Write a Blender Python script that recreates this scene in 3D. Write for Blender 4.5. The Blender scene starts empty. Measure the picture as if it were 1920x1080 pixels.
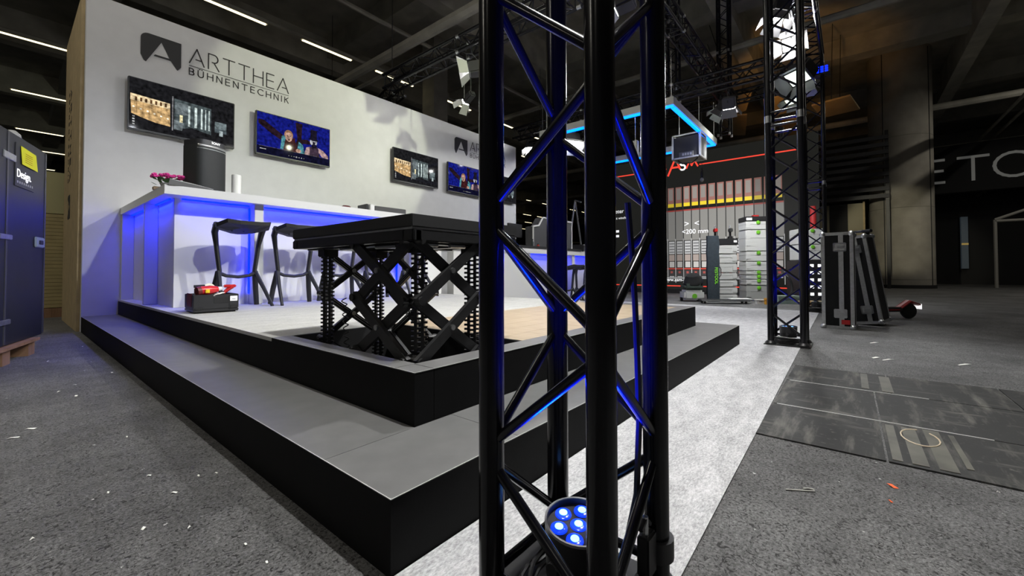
import bpy, bmesh, math, random
from mathutils import Vector, Matrix, Quaternion
random.seed(7)
S = bpy.context.scene
C = S.collection
# ------------------------------------------------------------------ camera
H = .665
F_PX, PPY = 777.05, 491.54
PIT, ROL, HEAD = .0196, -.0019, .6847
Fv = Vector((math.cos(PIT)*math.cos(HEAD), math.cos(PIT)*math.sin(HEAD), math.sin(PIT)))
Rv = Vector((math.sin(HEAD), -math.cos(HEAD), 0))
Uv = Rv.cross(Fv)
R2 = Rv*math.cos(ROL)+Uv*math.sin(ROL)
U2 = -Rv*math.sin(ROL)+Uv*math.cos(ROL)
cd = bpy.data.cameras.new('camera'); cam = bpy.data.objects.new('camera', cd); C.objects.link(cam)
M = Matrix((R2, U2, -Fv)).transposed().to_4x4(); M.translation = (0, 0, H)
cam.matrix_world = M
cd.sensor_width = 36; cd.lens = 36*F_PX/1920; cd.shift_y = -(540-PPY)/1920
cd.clip_start = .02; cd.clip_end = 300
S.camera = cam
# ------------------------------------------------------------------ world, exposure
W = bpy.data.worlds.new('hall_air'); S.world = W; W.use_nodes = True
W.node_tree.nodes['Background'].inputs[0].default_value = (.95, .95, 1, 1)
W.node_tree.nodes['Background'].inputs[1].default_value = .035
S.view_settings.view_transform = 'Standard'; S.view_settings.look = 'None'
S.view_settings.exposure = 0; S.view_settings.gamma = 1; S.view_settings.use_curve_mapping = False
HALL_E = 26
# hall light behind and above the camera (rows of ceiling luminaires)
def area(name, loc, rot, sx, sy, e, col=(1, 1, 1), parent=None):
    l = bpy.data.lights.new(name, 'AREA'); l.shape = 'RECTANGLE'; l.size = sx; l.size_y = sy; l.energy = e; l.color = col
    o = bpy.data.objects.new(name, l); C.objects.link(o); o.location = loc; o.rotation_euler = rot
    if parent: o.parent = parent
    if 'led' in name: l.spread = math.radians(120)
    return o
def spot(name, loc, direction, e, ang, blend, col=(1, 1, 1), r=.06, parent=None):
    l = bpy.data.lights.new(name, 'SPOT'); l.energy = e; l.spot_size = math.radians(ang); l.spot_blend = blend
    l.color = col; l.shadow_soft_size = r
    o = bpy.data.objects.new(name, l); C.objects.link(o); o.location = loc
    o.rotation_euler = Vector(direction).to_track_quat('-Z', 'Y').to_euler()
    if parent: o.parent = parent
    return o
# ------------------------------------------------------------------ materials
MATS = {}
def mat(name, col=(.5, .5, .5), rough=.5, metal=0., emit=None, es=1., noise=0., nscale=30., bump=0., bscale=60., spec=.5, trans=0., coat=0.):
    if name in MATS: return MATS[name]
    m = bpy.data.materials.new(name); m.use_nodes = True; MATS[name] = m
    nt = m.node_tree; b = nt.nodes['Principled BSDF']
    b.inputs['Base Color'].default_value = (*col, 1); b.inputs['Roughness'].default_value = rough
    b.inputs['Metallic'].default_value = metal; b.inputs['Specular IOR Level'].default_value = spec
    b.inputs['Transmission Weight'].default_value = trans; b.inputs['Coat Weight'].default_value = coat
    if emit: b.inputs['Emission Color'].default_value = (*emit, 1); b.inputs['Emission Strength'].default_value = es
    tc = None
    if noise or bump:
        tc = nt.nodes.new('ShaderNodeTexCoord')
    if noise:
        n = nt.nodes.new('ShaderNodeTexNoise'); n.inputs['Scale'].default_value = nscale; n.inputs['Detail'].default_value = 6
        nt.links.new(tc.outputs['Object'], n.inputs['Vector'])
        r = nt.nodes.new('ShaderNodeMapRange'); r.inputs[1].default_value = .3; r.inputs[2].default_value = .7
        r.inputs[3].default_value = 1-noise; r.inputs[4].default_value = 1+noise
        nt.links.new(n.outputs['Fac'], r.inputs[0])
        x = nt.nodes.new('ShaderNodeVectorMath'); x.operation = 'SCALE'; x.inputs[0].default_value = col
        nt.links.new(r.outputs[0], x.inputs['Scale']); nt.links.new(x.outputs[0], b.inputs['Base Color'])
    if bump:
        n = nt.nodes.new('ShaderNodeTexNoise'); n.inputs['Scale'].default_value = bscale; n.inputs['Detail'].default_value = 5
        nt.links.new(tc.outputs['Object'], n.inputs['Vector'])
        p = nt.nodes.new('ShaderNodeBump'); p.inputs['Strength'].default_value = bump; p.inputs['Distance'].default_value = .01
        nt.links.new(n.outputs['Fac'], p.inputs['Height']); nt.links.new(p.outputs[0], b.inputs['Normal'])
    return m
def asphalt():
    m = bpy.data.materials.new('asphalt'); m.use_nodes = True; nt = m.node_tree; b = nt.nodes['Principled BSDF']
    N = nt.nodes.new; L = nt.links.new
    tc = N('ShaderNodeTexCoord')
    def noise(scale, det, w=.5):
        n = N('ShaderNodeTexNoise'); n.inputs['Scale'].default_value = scale; n.inputs['Detail'].default_value = det
        n.inputs['Roughness'].default_value = w; L(tc.outputs['Object'], n.inputs['Vector']); return n.outputs['Fac']
    def rng(s, a, c, d, e):
        r = N('ShaderNodeMapRange'); L(s, r.inputs[0])
        for i, v in enumerate((a, c, d, e)): r.inputs[i+1].default_value = v
        return r.outputs[0]
    def mul(a, c):
        r = N('ShaderNodeMath'); r.operation = 'MULTIPLY'; L(a, r.inputs[0]); L(c, r.inputs[1]); return r.outputs[0]
    v = N('ShaderNodeTexNoise'); v.inputs['Scale'].default_value = 62; v.inputs['Detail'].default_value = 2; v.inputs['Distortion'].default_value = 2.2
    L(tc.outputs['Object'], v.inputs['Vector'])
    big = rng(noise(1.3, 6, .7), .3, .7, .55, 1.4)
    mid = rng(noise(11, 6, .7), .3, .7, .8, 1.2)
    fine = rng(noise(120, 5, .8), .38, .62, .4, 1.6)
    pit = rng(v.outputs['Fac'], .36, .43, .22, 1.08)
    fleck = rng(noise(38, 2, .5), .74, .77, 1, 5)
    f = mul(mul(mul(big, mid), mul(fine, pit)), fleck)
    x = N('ShaderNodeVectorMath'); x.operation = 'SCALE'; x.inputs[0].default_value = (.165, .164, .164); L(f, x.inputs['Scale'])
    L(x.outputs[0], b.inputs['Base Color'])
    b.inputs['Roughness'].default_value = .62; b.inputs['Specular IOR Level'].default_value = .45
    h = N('ShaderNodeMath'); h.operation = 'ADD'; L(fine, h.inputs[0]); L(pit, h.inputs[1])
    p = N('ShaderNodeBump'); p.inputs['Strength'].default_value = .8; p.inputs['Distance'].default_value = .005
    L(h.outputs[0], p.inputs['Height']); L(p.outputs[0], b.inputs['Normal'])
    return m
def carpet_mat(name, col, amt=.35):
    m = bpy.data.materials.new(name); m.use_nodes = True; nt = m.node_tree; b = nt.nodes['Principled BSDF']
    N = nt.nodes.new; L = nt.links.new; tc = N('ShaderNodeTexCoord')
    mp = N('ShaderNodeMapping'); mp.inputs['Scale'].default_value = (1, 2.2, 1); L(tc.outputs['Object'], mp.inputs[0])
    n = N('ShaderNodeTexNoise'); n.inputs['Scale'].default_value = 75; n.inputs['Detail'].default_value = 8; n.inputs['Roughness'].default_value = .75
    L(mp.outputs[0], n.inputs['Vector'])
    n2 = N('ShaderNodeTexNoise'); n2.inputs['Scale'].default_value = 7; n2.inputs['Detail'].default_value = 4; L(mp.outputs[0], n2.inputs['Vector'])
    a = N('ShaderNodeMath'); a.operation = 'MULTIPLY_ADD'; L(n2.outputs['Fac'], a.inputs[0]); a.inputs[1].default_value = .3; L(n.outputs['Fac'], a.inputs[2])
    r = N('ShaderNodeMapRange'); L(a.outputs[0], r.inputs[0]); r.inputs[1].default_value = .45; r.inputs[2].default_value = .85
    r.inputs[3].default_value = 1-amt; r.inputs[4].default_value = 1+amt
    x = N('ShaderNodeVectorMath'); x.operation = 'SCALE'; x.inputs[0].default_value = col; L(r.outputs[0], x.inputs['Scale'])
    L(x.outputs[0], b.inputs['Base Color']); b.inputs['Roughness'].default_value = .95; b.inputs['Specular IOR Level'].default_value = .1
    p = N('ShaderNodeBump'); p.inputs['Strength'].default_value = .4; p.inputs['Distance'].default_value = .003
    L(n.outputs['Fac'], p.inputs['Height']); L(p.outputs[0], b.inputs['Normal'])
    return m
def wood_mat(name, c1, c2, scale=(14, 1.2, 1)):
    m = bpy.data.materials.new(name); m.use_nodes = True; nt = m.node_tree; b = nt.nodes['Principled BSDF']
    N = nt.nodes.new; L = nt.links.new; tc = N('ShaderNodeTexCoord')
    mp = N('ShaderNodeMapping'); mp.inputs['Scale'].default_value = scale; L(tc.outputs['Object'], mp.inputs[0])
    n = N('ShaderNodeTexNoise'); n.inputs['Scale'].default_value = 3; n.inputs['Detail'].default_value = 7; n.inputs['Distortion'].default_value = .6
    L(mp.outputs[0], n.inputs['Vector'])
    r = N('ShaderNodeValToRGB'); r.color_ramp.elements[0].position = .3; r.color_ramp.elements[1].position = .7
    r.color_ramp.elements[0].color = (*c1, 1); r.color_ramp.elements[1].color = (*c2, 1); L(n.outputs['Fac'], r.inputs[0])
    L(r.outputs[0], b.inputs['Base Color']); b.inputs['Roughness'].default_value = .45
    return m
A_ASPH = asphalt()
CARPET = carpet_mat('grey_needle_felt', (.40, .40, .41), .5)
PLATF = carpet_mat('platform_felt', (.40, .40, .39), .25)
WOODF = wood_mat('pale_oak', (.28, .21, .135), (.40, .32, .22))
WHITE = mat('white_wall_paint', (.72, .72, .72), .75, noise=.03, nscale=6)
WHITEL = mat('white_laminate', (.74, .74, .72), .4)
BLACKL = mat('black_laminate', (.009, .009, .0095), .6, noise=.08, nscale=18, spec=.08)
TREAD = mat('lit_black_laminate', (.12, .12, .12), .40, noise=.10, nscale=14)  # black laminate, coloured paler to carry the light on the treads
EDGE = mat('bright_strip_and_highlight', (.45, .45, .44), .35)  # pale strips; along the step edges it paints in the highlight
TRUSSB = mat('gloss_black_powder_coat', (.0065, .0065, .0085), .2, noise=.2, nscale=70, spec=.42)
TRUSSW = mat('worn_black_tube', (.02, .02, .022), .3, noise=.4, nscale=60)
CHROME = mat('zinc_plated_steel', (.55, .56, .57), .3, 1.)
ALU = mat('brushed_aluminium', (.55, .56, .56), .38, .9, noise=.12, nscale=40)
BLKP = mat('black_plastic', (.022, .022, .024), .42)
BLKM = mat('black_steel', (.014, .014, .015), .38, noise=.25, nscale=40)
BLKMAT = mat('matt_black', (.012, .012, .013), .8)
SCRN = mat('screen_black', (.003, .003, .004), .05, spec=.02)
DGREY = mat('dark_logo_grey', (.035, .035, .037), .6)
BROWN = mat('raw_chipboard', (.52, .40, .22), .7, noise=.12, nscale=9, bump=.15, bscale=80)
CONC = mat('cast_concrete', (.30, .28, .24), .85, noise=.22, nscale=1.6, bump=.3, bscale=9)
CEIL = mat('ceiling_dark', (.40, .385, .33), .85, noise=.2, nscale=2)
BEAM = mat('ceiling_beam_grey', (.55, .53, .46), .8, noise=.2, nscale=2)
LEDB = mat('blue_led', (0, 0, .1), .4, emit=(.0, .012, 1), es=4)
LEDC = mat('cyan_blue_led', (0, 0, .1), .4, emit=(.0, .13, 1), es=5)
TUBE = mat('warm_white_tube', (1, 1, 1), .4, emit=(1, .86, .52), es=2.6)
LAMPW = mat('lamp_white', (1, 1, 1), .4, emit=(1, .98, .95), es=60)
LAMPS = mat('lamp_soft', (1, 1, 1), .4, emit=(.85, 1, .85), es=2)
def em(name, col, s=1.):
    k = 'screen_'+name
    if k in MATS: return MATS[k]
    m = mat(k, (.002, .002, .002), .05, emit=col, es=s, spec=.008); nt = m.node_tree; N = nt.nodes.new
    tc = N('ShaderNodeTexCoord'); n = N('ShaderNodeTexNoise'); n.inputs['Scale'].default_value = 22; n.inputs['Detail'].default_value = 5
    nt.links.new(tc.outputs['Object'], n.inputs['Vector']); r = N('ShaderNodeMapRange'); nt.links.new(n.outputs['Fac'], r.inputs[0])
    for i, v in enumerate((.33, .67, s*.35, s*1.5)): r.inputs[i+1].default_value = v
    nt.links.new(r.outputs[0], nt.nodes['Principled BSDF'].inputs['Emission Strength'])
    return m
# ------------------------------------------------------------------ mesh builder
class MB:
    def __init__(s): s.v = []; s.f = []
    def add(s, vs, fs):
        o = len(s.v); s.v += [tuple(p) for p in vs]; s.f += [tuple(i+o for i in f) for f in fs]; return s
    def box(s, x0, x1, y0, y1, z0, z1):
        return s.add([(x0,y0,z0),(x1,y0,z0),(x1,y1,z0),(x0,y1,z0),(x0,y0,z1),(x1,y0,z1),(x1,y1,z1),(x0,y1,z1)],
                     [(3,2,1,0),(4,5,6,7),(0,1,5,4),(1,2,6,5),(2,3,7,6),(3,0,4,7)])
    def cbox(s, x0, x1, y0, y1, z0, z1, b=.01):   # box with chamfered vertical and horizontal edges
        bm = bmesh.new(); bmesh.ops.create_cube(bm, size=1)
        for v in bm.verts: v.co = Vector(((x0+x1)/2+v.co.x*(x1-x0), (y0+y1)/2+v.co.y*(y1-y0), (z0+z1)/2+v.co.z*(z1-z0)))
        bmesh.ops.bevel(bm, geom=bm.edges[:], offset=b, segments=2, affect='EDGES')
        return s.bm(bm)
    def bm(s, bm):
        bm.verts.index_update(); s.add([v.co for v in bm.verts], [[v.index for v in f.verts] for f in bm.faces]); bm.free(); return s
    def path(s, pts, rs, n=10, caps=True, sq=None):
        pts = [Vector(p) for p in pts]
        if not isinstance(rs, (list, tuple)): rs = [rs]*len(pts)
        t0 = (pts[1]-pts[0]).normalized()
        up = Vector((0, 0, 1)) if abs(t0.z) < .9 else Vector((0, 1, 0))
        a = t0.cross(up).normalized(); rings = []; o = len(s.v)
        for i, p in enumerate(pts):
            t = (pts[min(i+1, len(pts)-1)]-pts[max(i-1, 0)]).normalized()
            a = (a-t*a.dot(t)).normalized(); b = t.cross(a)
            for k in range(n):
                an = 2*math.pi*(k+.5)/n
                ca, sa = math.cos(an), math.sin(an)
                if sq: ca *= sq[0]; sa *= sq[1]
                s.v.append(tuple(p+(a*ca+b*sa)*rs[i]))
        for i in range(len(pts)-1):
            for k in range(n):
                q = (k+1) % n
                s.f.append((o+i*n+k, o+i*n+q, o+(i+1)*n+q, o+(i+1)*n+k))
        if caps:
            s.f.append(tuple(o+k for k in range(n))[::-1]); s.f.append(tuple(o+(len(pts)-1)*n+k for k in range(n)))
        return s
    def tube(s, a, b, r, n=12, r2=None): return s.path([a, b], [r, r if r2 is None else r2], n)
    def lathe(s, prof, n=24, o=(0, 0, 0), caps=True):
        b = len(s.v)
        for r, z in prof:
            for k in range(n):
                an = 2*math.pi*k/n; s.v.append((o[0]+r*math.cos(an), o[1]+r*math.sin(an), o[2]+z))
        for i in range(len(prof)-1):
            for k in range(n):
                q = (k+1) % n; s.f.append((b+i*n+k, b+i*n+q, b+(i+1)*n+q, b+(i+1)*n+k))
        if caps:
            s.f.append(tuple(b+k for k in range(n))[::-1]); s.f.append(tuple(b+(len(prof)-1)*n+k for k in range(n)))
        return s
    def prism(s, poly, fn0, fn1):                # poly 2D, two mapping functions to 3D
        n = len(poly); o = len(s.v)
        s.v += [tuple(fn0(*p)) for p in poly]+[tuple(fn1(*p)) for p in poly]
        s.f.append(tuple(range(o, o+n))[::-1]); s.f.append(tuple(range(o+n, o+2*n)))
        for k in range(n): q = (k+1) % n; s.f.append((o+k, o+q, o+n+q, o+n+k))
        return s
    def extr(s, poly, z0, z1): return s.prism(poly, lambda x, y: (x, y, z0), lambda x, y: (x, y, z1))
    def ball(s, c, r, sx=1, sy=1, sz=1, u=12, v=8):
        bm = bmesh.new(); bmesh.ops.create_uvsphere(bm, u_segments=u, v_segments=v, radius=r)
        for q in bm.verts: q.co = Vector((c[0]+q.co.x*sx, c[1]+q.co.y*sy, c[2]+q.co.z*sz))
        return s.bm(bm)
    def mesh(s, name):
        me = bpy.data.meshes.new(name); me.from_pydata(s.v, [], s.f); me.update()
        bm = bmesh.new(); bm.from_mesh(me); bmesh.ops.recalc_face_normals(bm, faces=bm.faces[:]); bm.to_mesh(me); bm.free()
        return me
    def build(s, name, m, parent=None, smooth=False, label=None):
        me = s.mesh(name); me.materials.append(m)
        return link(name, me, parent, smooth, label)
def link(name, me, parent=None, smooth=False, label=None):
    if smooth and not me.get('sm'):
        for p in me.polygons: p.use_smooth = True
        me['sm'] = 1
        try: me.set_sharp_from_angle(angle=math.radians(38))
        except Exception: pass
    o = bpy.data.objects.new(name, me); C.objects.link(o)
    if parent: o.parent = parent
    if label: o['label'] = label
    return o
def thing(name, label, cat, loc=(0, 0, 0), rz=0., group=None, rot=None):
    o = bpy.data.objects.new(name, None); C.objects.link(o); o.location = loc
    o.rotation_euler = rot if rot else (0, 0, rz); o.empty_display_size = .05
    return tag(o, label, cat, group)
def tag(o, label, cat, group=None):
    o['label'] = label; o['category'] = cat
    if group: o['group'] = group
    return o
def struct(o): o['kind'] = 'structure'; return o
def dup(root, loc, rz=None, label=None, group=None):
    r = root.copy(); C.objects.link(r); r.location = loc
    if rz is not None: r.rotation_euler = (0, 0, rz)
    if label: r['label'] = label
    if group: r['group'] = group
    for ch in list(root.children):
        c = ch.copy(); C.objects.link(c); c.parent = r
        for g in list(ch.children):
            d = g.copy(); C.objects.link(d); d.parent = c
    return r
def fontmesh(txt, size, ext=.001, align='LEFT'):
    cu = bpy.data.curves.new('t', 'FONT'); cu.body = txt; cu.size = size; cu.extrude = ext; cu.align_x = align
    o = bpy.data.objects.new('t', cu); C.objects.link(o)
    me = bpy.data.meshes.new_from_object(o.evaluated_get(bpy.context.evaluated_depsgraph_get()))
    bpy.data.objects.remove(o); bpy.data.curves.remove(cu); return me
def fonttext(name, txt, size, m, parent, loc, rot, ext=.001, align='LEFT'):
    me = fontmesh(txt, size, ext, align); me.materials.clear(); me.materials.append(m)
    o = link(name, me, parent); o.location = loc; o.rotation_euler = rot; return o
# stroke lettering: unit-height letters (width, polylines)
def arc(cx, cy, rx, ry, a0, a1, n=10): return [(cx+rx*math.cos(math.radians(a0+(a1-a0)*i/n)), cy+ry*math.sin(math.radians(a0+(a1-a0)*i/n))) for i in range(n+1)]
LET = {
 'A': (.92, [[(0,0),(.46,1),(.92,0)], [(.40,.32),(.77,.32)]]),
 'R': (.70, [[(0,0),(0,1),(.36,1)]+arc(.36,.74,.26,.26,90,-90)+[(.24,.48)], [(.36,.48),(.70,0)]]),
 'T': (.80, [[(0,1),(.8,1)], [(.4,1),(.4,0)]]),
 'H': (.74, [[(0,0),(0,1)], [(.74,0),(.74,1)], [(0,.52),(.74,.52)]]),
 'E': (.58, [[(.58,1),(0,1),(0,0),(.58,0)], [(0,.52),(.54,.52)]]),
 'B': (.58, [[(0,0),(0,1),(.3,1)]+arc(.3,.76,.24,.24,90,-90)+[(0,.52)], [(.3,.52)]+arc(.3,.26,.28,.26,90,-90)+[(0,0)]]),
 'U': (.70, [[(0,1),(0,.35)]+arc(.35,.35,.35,.35,180,360)+[(.7,1)]]),
 'Ü': (.70, [[(0,1),(0,.35)]+arc(.35,.35,.35,.35,180,360)+[(.7,1)], [(.16,1.2),(.24,1.2)], [(.46,1.2),(.54,1.2)]]),
 'N': (.70, [[(0,0),(0,1),(.7,0),(.7,1)]]),
 'C': (.80, [arc(.5,.5,.5,.5,48,312,14)]),
 'I': (.04, [[(.02,0),(.02,1)]]),
 'K': (.62, [[(0,0),(0,1)], [(.6,1),(.02,.48)], [(.2,.62),(.62,0)]]),
 'S': (.52, [arc(.27,.75,.25,.25,40,250,8)+arc(.25,.26,.27,.26,80,-140,8)]),
 'M': (.86, [[(0,0),(.2,.9),(.43,.25),(.66,.9),(.86,0)]]),
}
def strokes(mb, polys, w, to3, d):
    for pl in polys:
        for (a, b) in zip(pl[:-1], pl[1:]):
            dx, dy = b[0]-a[0], b[1]-a[1]; l = math.hypot(dx, dy) or 1; ux, uy = dx/l*w/2, dy/l*w/2
            q = [(a[0]-ux*.7+uy, a[1]-uy*.7-ux), (b[0]+ux*.7+uy, b[1]+uy*.7-ux), (b[0]+ux*.7-uy, b[1]+uy*.7+ux), (a[0]-ux*.7-uy, a[1]-uy*.7+ux)]
            mb.prism(q, lambda x, y: to3(x, y, 0), lambda x, y: to3(x, y, d))
def word(txt, width, height, w, to3, d, name, m, parent, sx=1.):
    tot = sum(LET[c][0] for c in txt)*height*sx; gap = (width-tot)/(len(txt)-1); x = 0
    for c in txt:
        mb = MB(); strokes(mb, [[(x+px*height*sx, py*height) for px, py in pl] for pl in LET[c][1]], w, to3, d)
        mb.build(name, m, parent); x += LET[c][0]*height*sx+gap
def lerp(a, b, t): return a+(b-a)*t
# ================================================================== THE HALL
fl = struct(MB().box(-14, 62, -30, 50, -.3, 0).build('floor', A_ASPH))
def duct_mat():
    m = bpy.data.materials.new('black_rubber_plate'); m.use_nodes = True; nt = m.node_tree; b = nt.nodes['Principled BSDF']; N = nt.nodes.new; L = nt.links.new
    tc = N('ShaderNodeTexCoord'); fac = None
    for (sc, scale, lo, hi, hi_v) in (((1, 6, 1), 2.2, .52, .75, .9), ((5, 1, 1), 3.0, .55, .75, .7), ((1, 1, 1), 28, .60, .74, .6)):
        mp = N('ShaderNodeMapping'); mp.inputs['Scale'].default_value = sc; mp.inputs['Rotation'].default_value = (0, 0, .35); L(tc.outputs['Object'], mp.inputs[0])
        n = N('ShaderNodeTexNoise'); n.inputs['Scale'].default_value = scale; n.inputs['Detail'].default_value = 8; n.inputs['Roughness'].default_value = .65; L(mp.outputs[0], n.inputs['Vector'])
        r = N('ShaderNodeMapRange'); L(n.outputs['Fac'], r.inputs[0])
        for i, v in enumerate((lo, hi, 0, hi_v)): r.inputs[i+1].default_value = v
        if fac is None: fac = r.outputs[0]
        else:
            a = N('ShaderNodeMath'); a.operation = 'MAXIMUM'; L(fac, a.inputs[0]); L(r.outputs[0], a.inputs[1]); fac = a.outputs[0]
    mx = N('ShaderNodeValToRGB'); mx.color_ramp.elements[0].color = (.022, .0225, .0225, 1); mx.color_ramp.elements[1].color = (.15, .145, .13, 1); L(fac, mx.inputs[0])
    L(mx.outputs[0], b.inputs['Base Color']); b.inputs['Roughness'].default_value = .6; b.inputs['Specular IOR Level'].default_value = .2
    return m
DUCT = duct_mat()
PATCH = mat('dusty_steel_plate', (.07, .068, .055), .5, noise=.5, nscale=8)
MUD = mat('dust_smear', (.11, .105, .095), .8, noise=.5, nscale=6)
def plate(x0, x1, y0, y1, m=DUCT, h=.006, z=0): MB().box(x0+.004, x1-.004, y0+.004, y1-.004, z, z+h).build('floor_plate', m, fl)
for (x0, x1) in ((1.93, 2.42), (2.42, 2.98), (2.98, 3.48)):
    ys = [.31, -.09 if x0 < 2.9 else -.16, -.62, -1.25, -2.0, -2.9, -4.0]
    for a, b in zip(ys[:-1], ys[1:]): plate(x0, x1, b, a)
for (x0, x1, y0, y1) in ((1.95, 2.38, -.135, -.10), (1.95, 2.38, -.20, -.15), (1.95, 2.40, -.27, -.215), (2.01, 2.38, -.31, -.285),
                         (3.02, 3.44, -.075, -.035), (3.0, 3.42, -.175, -.12)):
    plate(x0, x1, y0, y1, PATCH, .0085)
for x in (2.42, 2.98):
    MB().box(x-.003, x+.003, -.30 if x > 2.5 else -.42, .29, 0, .0075).build('joint_strip', EDGE, fl)
ceil = struct(MB().box(-14, 62, -30, 50, 8.6, 8.9).build('ceiling', CEIL))
for k in range(9):
    y = 2.6+5.7*k-11.4
    MB().box(-12, 60, y-.2, y+.2, 7.6, 8.6).build('beam', BEAM, ceil)
for k in range(11):
    x = -4+5.6*k
    MB().box(x-.3, x+.3, -28, 48, 7.95, 8.6).build('cross_beam', CEIL, ceil)
for (x, z, r) in ((5.95, 6.0, .12), (6.35, 5.9, .05), (13.5, 7.2, .1), (21.5, 6.6, .12), (27, 6.2, .1)):
    MB().tube((x, -20, z), (x, 40, z), r, 8).build('service_pipe', BEAM, ceil, True)
for (y, z, r) in ((9.6, 7.3, .06), (11.6, 7.12, .05), (17.4, 7.12, .05), (-4.5, 6.4, .05), (-4.9, 6.4, .05), (-8, 6.6, .08)):
    MB().tube((-6, y, z), (50, y, z), r, 8).build('service_pipe', BEAM, ceil, True)
struct(MB().box(-14, 62, 44, 44.4, 0, 8.6).build('wall_back', mat('far_wall', (.07, .068, .055), .9, noise=.3, nscale=.6)))
struct(MB().box(55, 55.4, -30, 44, 0, 8.6).build('wall_right', mat('far_wall_dark', (.02, .02, .021), .9)))
# ceiling luminaires
lum = thing('ceiling_luminaire', 'slim warm white strip light under the dark hall ceiling', 'ceiling light', (0, 0, 7), 0, 'strip lights in rows under the ceiling')
MB().box(-.72, .72, -.03, .03, 0, .025).build('tube', TUBE, lum)
MB().box(-.76, .76, -.05, .05, .026, .09).build('housing', BEAM, lum)
spots = []
for y, xs in ((11.6, (3.46, 5.82, 8.1, 10.9, 13.7, 16.5)), (17.4, (.4, 18.2, 20.6)), (14.05, (18.8,)), (22.6, (.78, 30.5, 38, 40.4, 33)), (28.6, (.95, 37.8, 40.5)), (33.1, (1.35, 44, 47)), (38.8, (1.2, 50))):
    spots += [(x, y) for x in xs]
for i, (x, y) in enumerate(spots):
    o = lum if i == 0 else dup(lum, (x, y, 7)); o.location = (x, y, 7)
# the same rows go on over and behind the camera; these light the floor of the hall
for y, xs in ((.2, (-7, -3, 1)), (5.9, (-7, -3.5, 0)), (-5.5, (-5, 12, 15.5, 19))):  # lamps right of view in the last row are added to light the column
    for x in xs:
        o = dup(lum, (x, y, 7)); area('luminaire_light', (0, 0, -.01), (0, 0, 0), 1.44, .06, HALL_E*(1.9 if x > 10 else 2.4 if y > 5 else 1), (1, .95, .84), o)
# big concrete column
c = Vector((20.86, -1.47, 0))
col = thing('concrete_column', 'massive round concrete column with vertical groove and stained surface', 'column', c)
MB().lathe([(.88, 0), (.88, 2.4), (.88, 5), (.88, 8.6)], 64).build('shaft', CONC, col, True)
a0 = math.atan2(-c.y, -c.x)
for da in (.52, -1.05):
    p = Vector((math.cos(a0-da), math.sin(a0-da), 0))*.882
    MB().box(p.x-.012, p.x+.012, p.y-.012, p.y+.012, .1, 8.5).build('groove', BLKMAT, col)
for z in (.3, 2.85, 5.4): MB().lathe([(.881, z), (.8825, z+.012), (.881, z+.024)], 64, caps=False).build('casting_joint', mat('joint_grey', (.2, .19, .16), .9), col, True)
MB().lathe([(.90, 0), (.90, .12)], 64).build('plinth', BLKMAT, col, True)
# second, far concrete pillar whose head shows above the white wall
c2 = thing('concrete_pillar', 'square concrete pillar head lit warm above the white stand wall', 'pillar', (9.3, 11.0, 0))
MB().cbox(-.75, .75, -.55, .55, 0, 5.35, .12).build('shaft', mat('warm_concrete', (.34, .30, .20), .8, noise=.12, nscale=3), c2)
MB().box(-.3, .3, -.3, .3, 5.35, 8.6).build('neck', CEIL, c2)
# ================================================================== CARPET
car = MB().extr([(.536, .287), (8.15, .388), (8.22, 4.15), (4.162, 4.15), (4.162, .773), (.536, .773)], 0, .005).build('carpet', CARPET)
tag(car, 'light grey felt carpet laid around the black steps and under the truss towers', 'carpet')
# ================================================================== STAGE
X0, X1, Y0, YW = .534, 4.158, .775, 6.49
A0, A1, B0 = .826, 3.897, 1.073
st = thing('stage', 'black two step exhibition stage with grey felt floor and open lift pit', 'stage', (0, 0, 0))
t = .018
# lower step treads (panels) and risers
for (x0, x1, y0, y1) in ((X0, .98, Y0, B0), (.98, 2.4, Y0, B0), (2.4, X1, Y0, B0), (X0, A0, B0, 3.66), (X0, A0, 3.66, YW), (A1, X1, B0, 4.1)):
    MB().cbox(x0+.0006, x1-.0006, y0+.0006, y1-.0006, .17-.003, .17, .0008).build('tread', TREAD, st)
for (x0, x1, y0, y1) in ((X0+.001, 2.4, Y0+.001, Y0+t), (2.4, X1-.001, Y0+.001, Y0+t), (X0+.001, X0+t, Y0+t, 3.66), (X0+.001, X0+t, 3.66, YW), (X1-t, X1-.001, Y0+t, 4.1)):
    MB().box(x0, x1, y0, y1, 0, .17-.0032).build('riser', BLACKL, st)
# upper risers
for (x0, x1, y0, y1) in ((A0+.001, .905, B0+.001, B0+t), (.905+.002, 2.4, B0+.001, B0+t), (2.4, A1-.001, B0+.001, B0+t), (A0+.001, A0+t, B0+t, 3.66), (A0+.001, A0+t, 3.66, YW), (A1-t, A1-.001, B0+t, 4.1)):
    MB().box(x0, x1, y0, y1, .17, .34-.0032).build('upper_riser', BLACKL, st)
for (x0, x1, y0, y1, z) in ((X0, X1, Y0, Y0+.0022, .17), (X0, X0+.0022, Y0+.0022, YW-.001, .17), (A0, A1, B0, B0+.0022, .34), (A0, A0+.0022, B0+.0022, 2.18, .34), (X1-.002, X1, Y0+.0022, 4.1, .17)):
    MB().box(x0, x1, y0, y1, z-.0006, z+.0006).build('edge_highlight', EDGE, st)  # bright strips painting the light caught by the step edges
PX0, PX1, PY0, PY1 = .915, 1.512, 1.182, 2.165
for (x0, x1, y0, y1) in ((A0, .905, B0, PY0), (.907, 2.4, B0, PY0), (2.4, A1, B0, PY0), (A0, PX0, PY0, PY1+.02), (3.72, A1, PY0, 2.18)):
    MB().cbox(x0+.0006, x1-.0006, y0+.0006, y1-.0006, .34-.003, .34, .0008).build('rim', TREAD, st)
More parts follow.
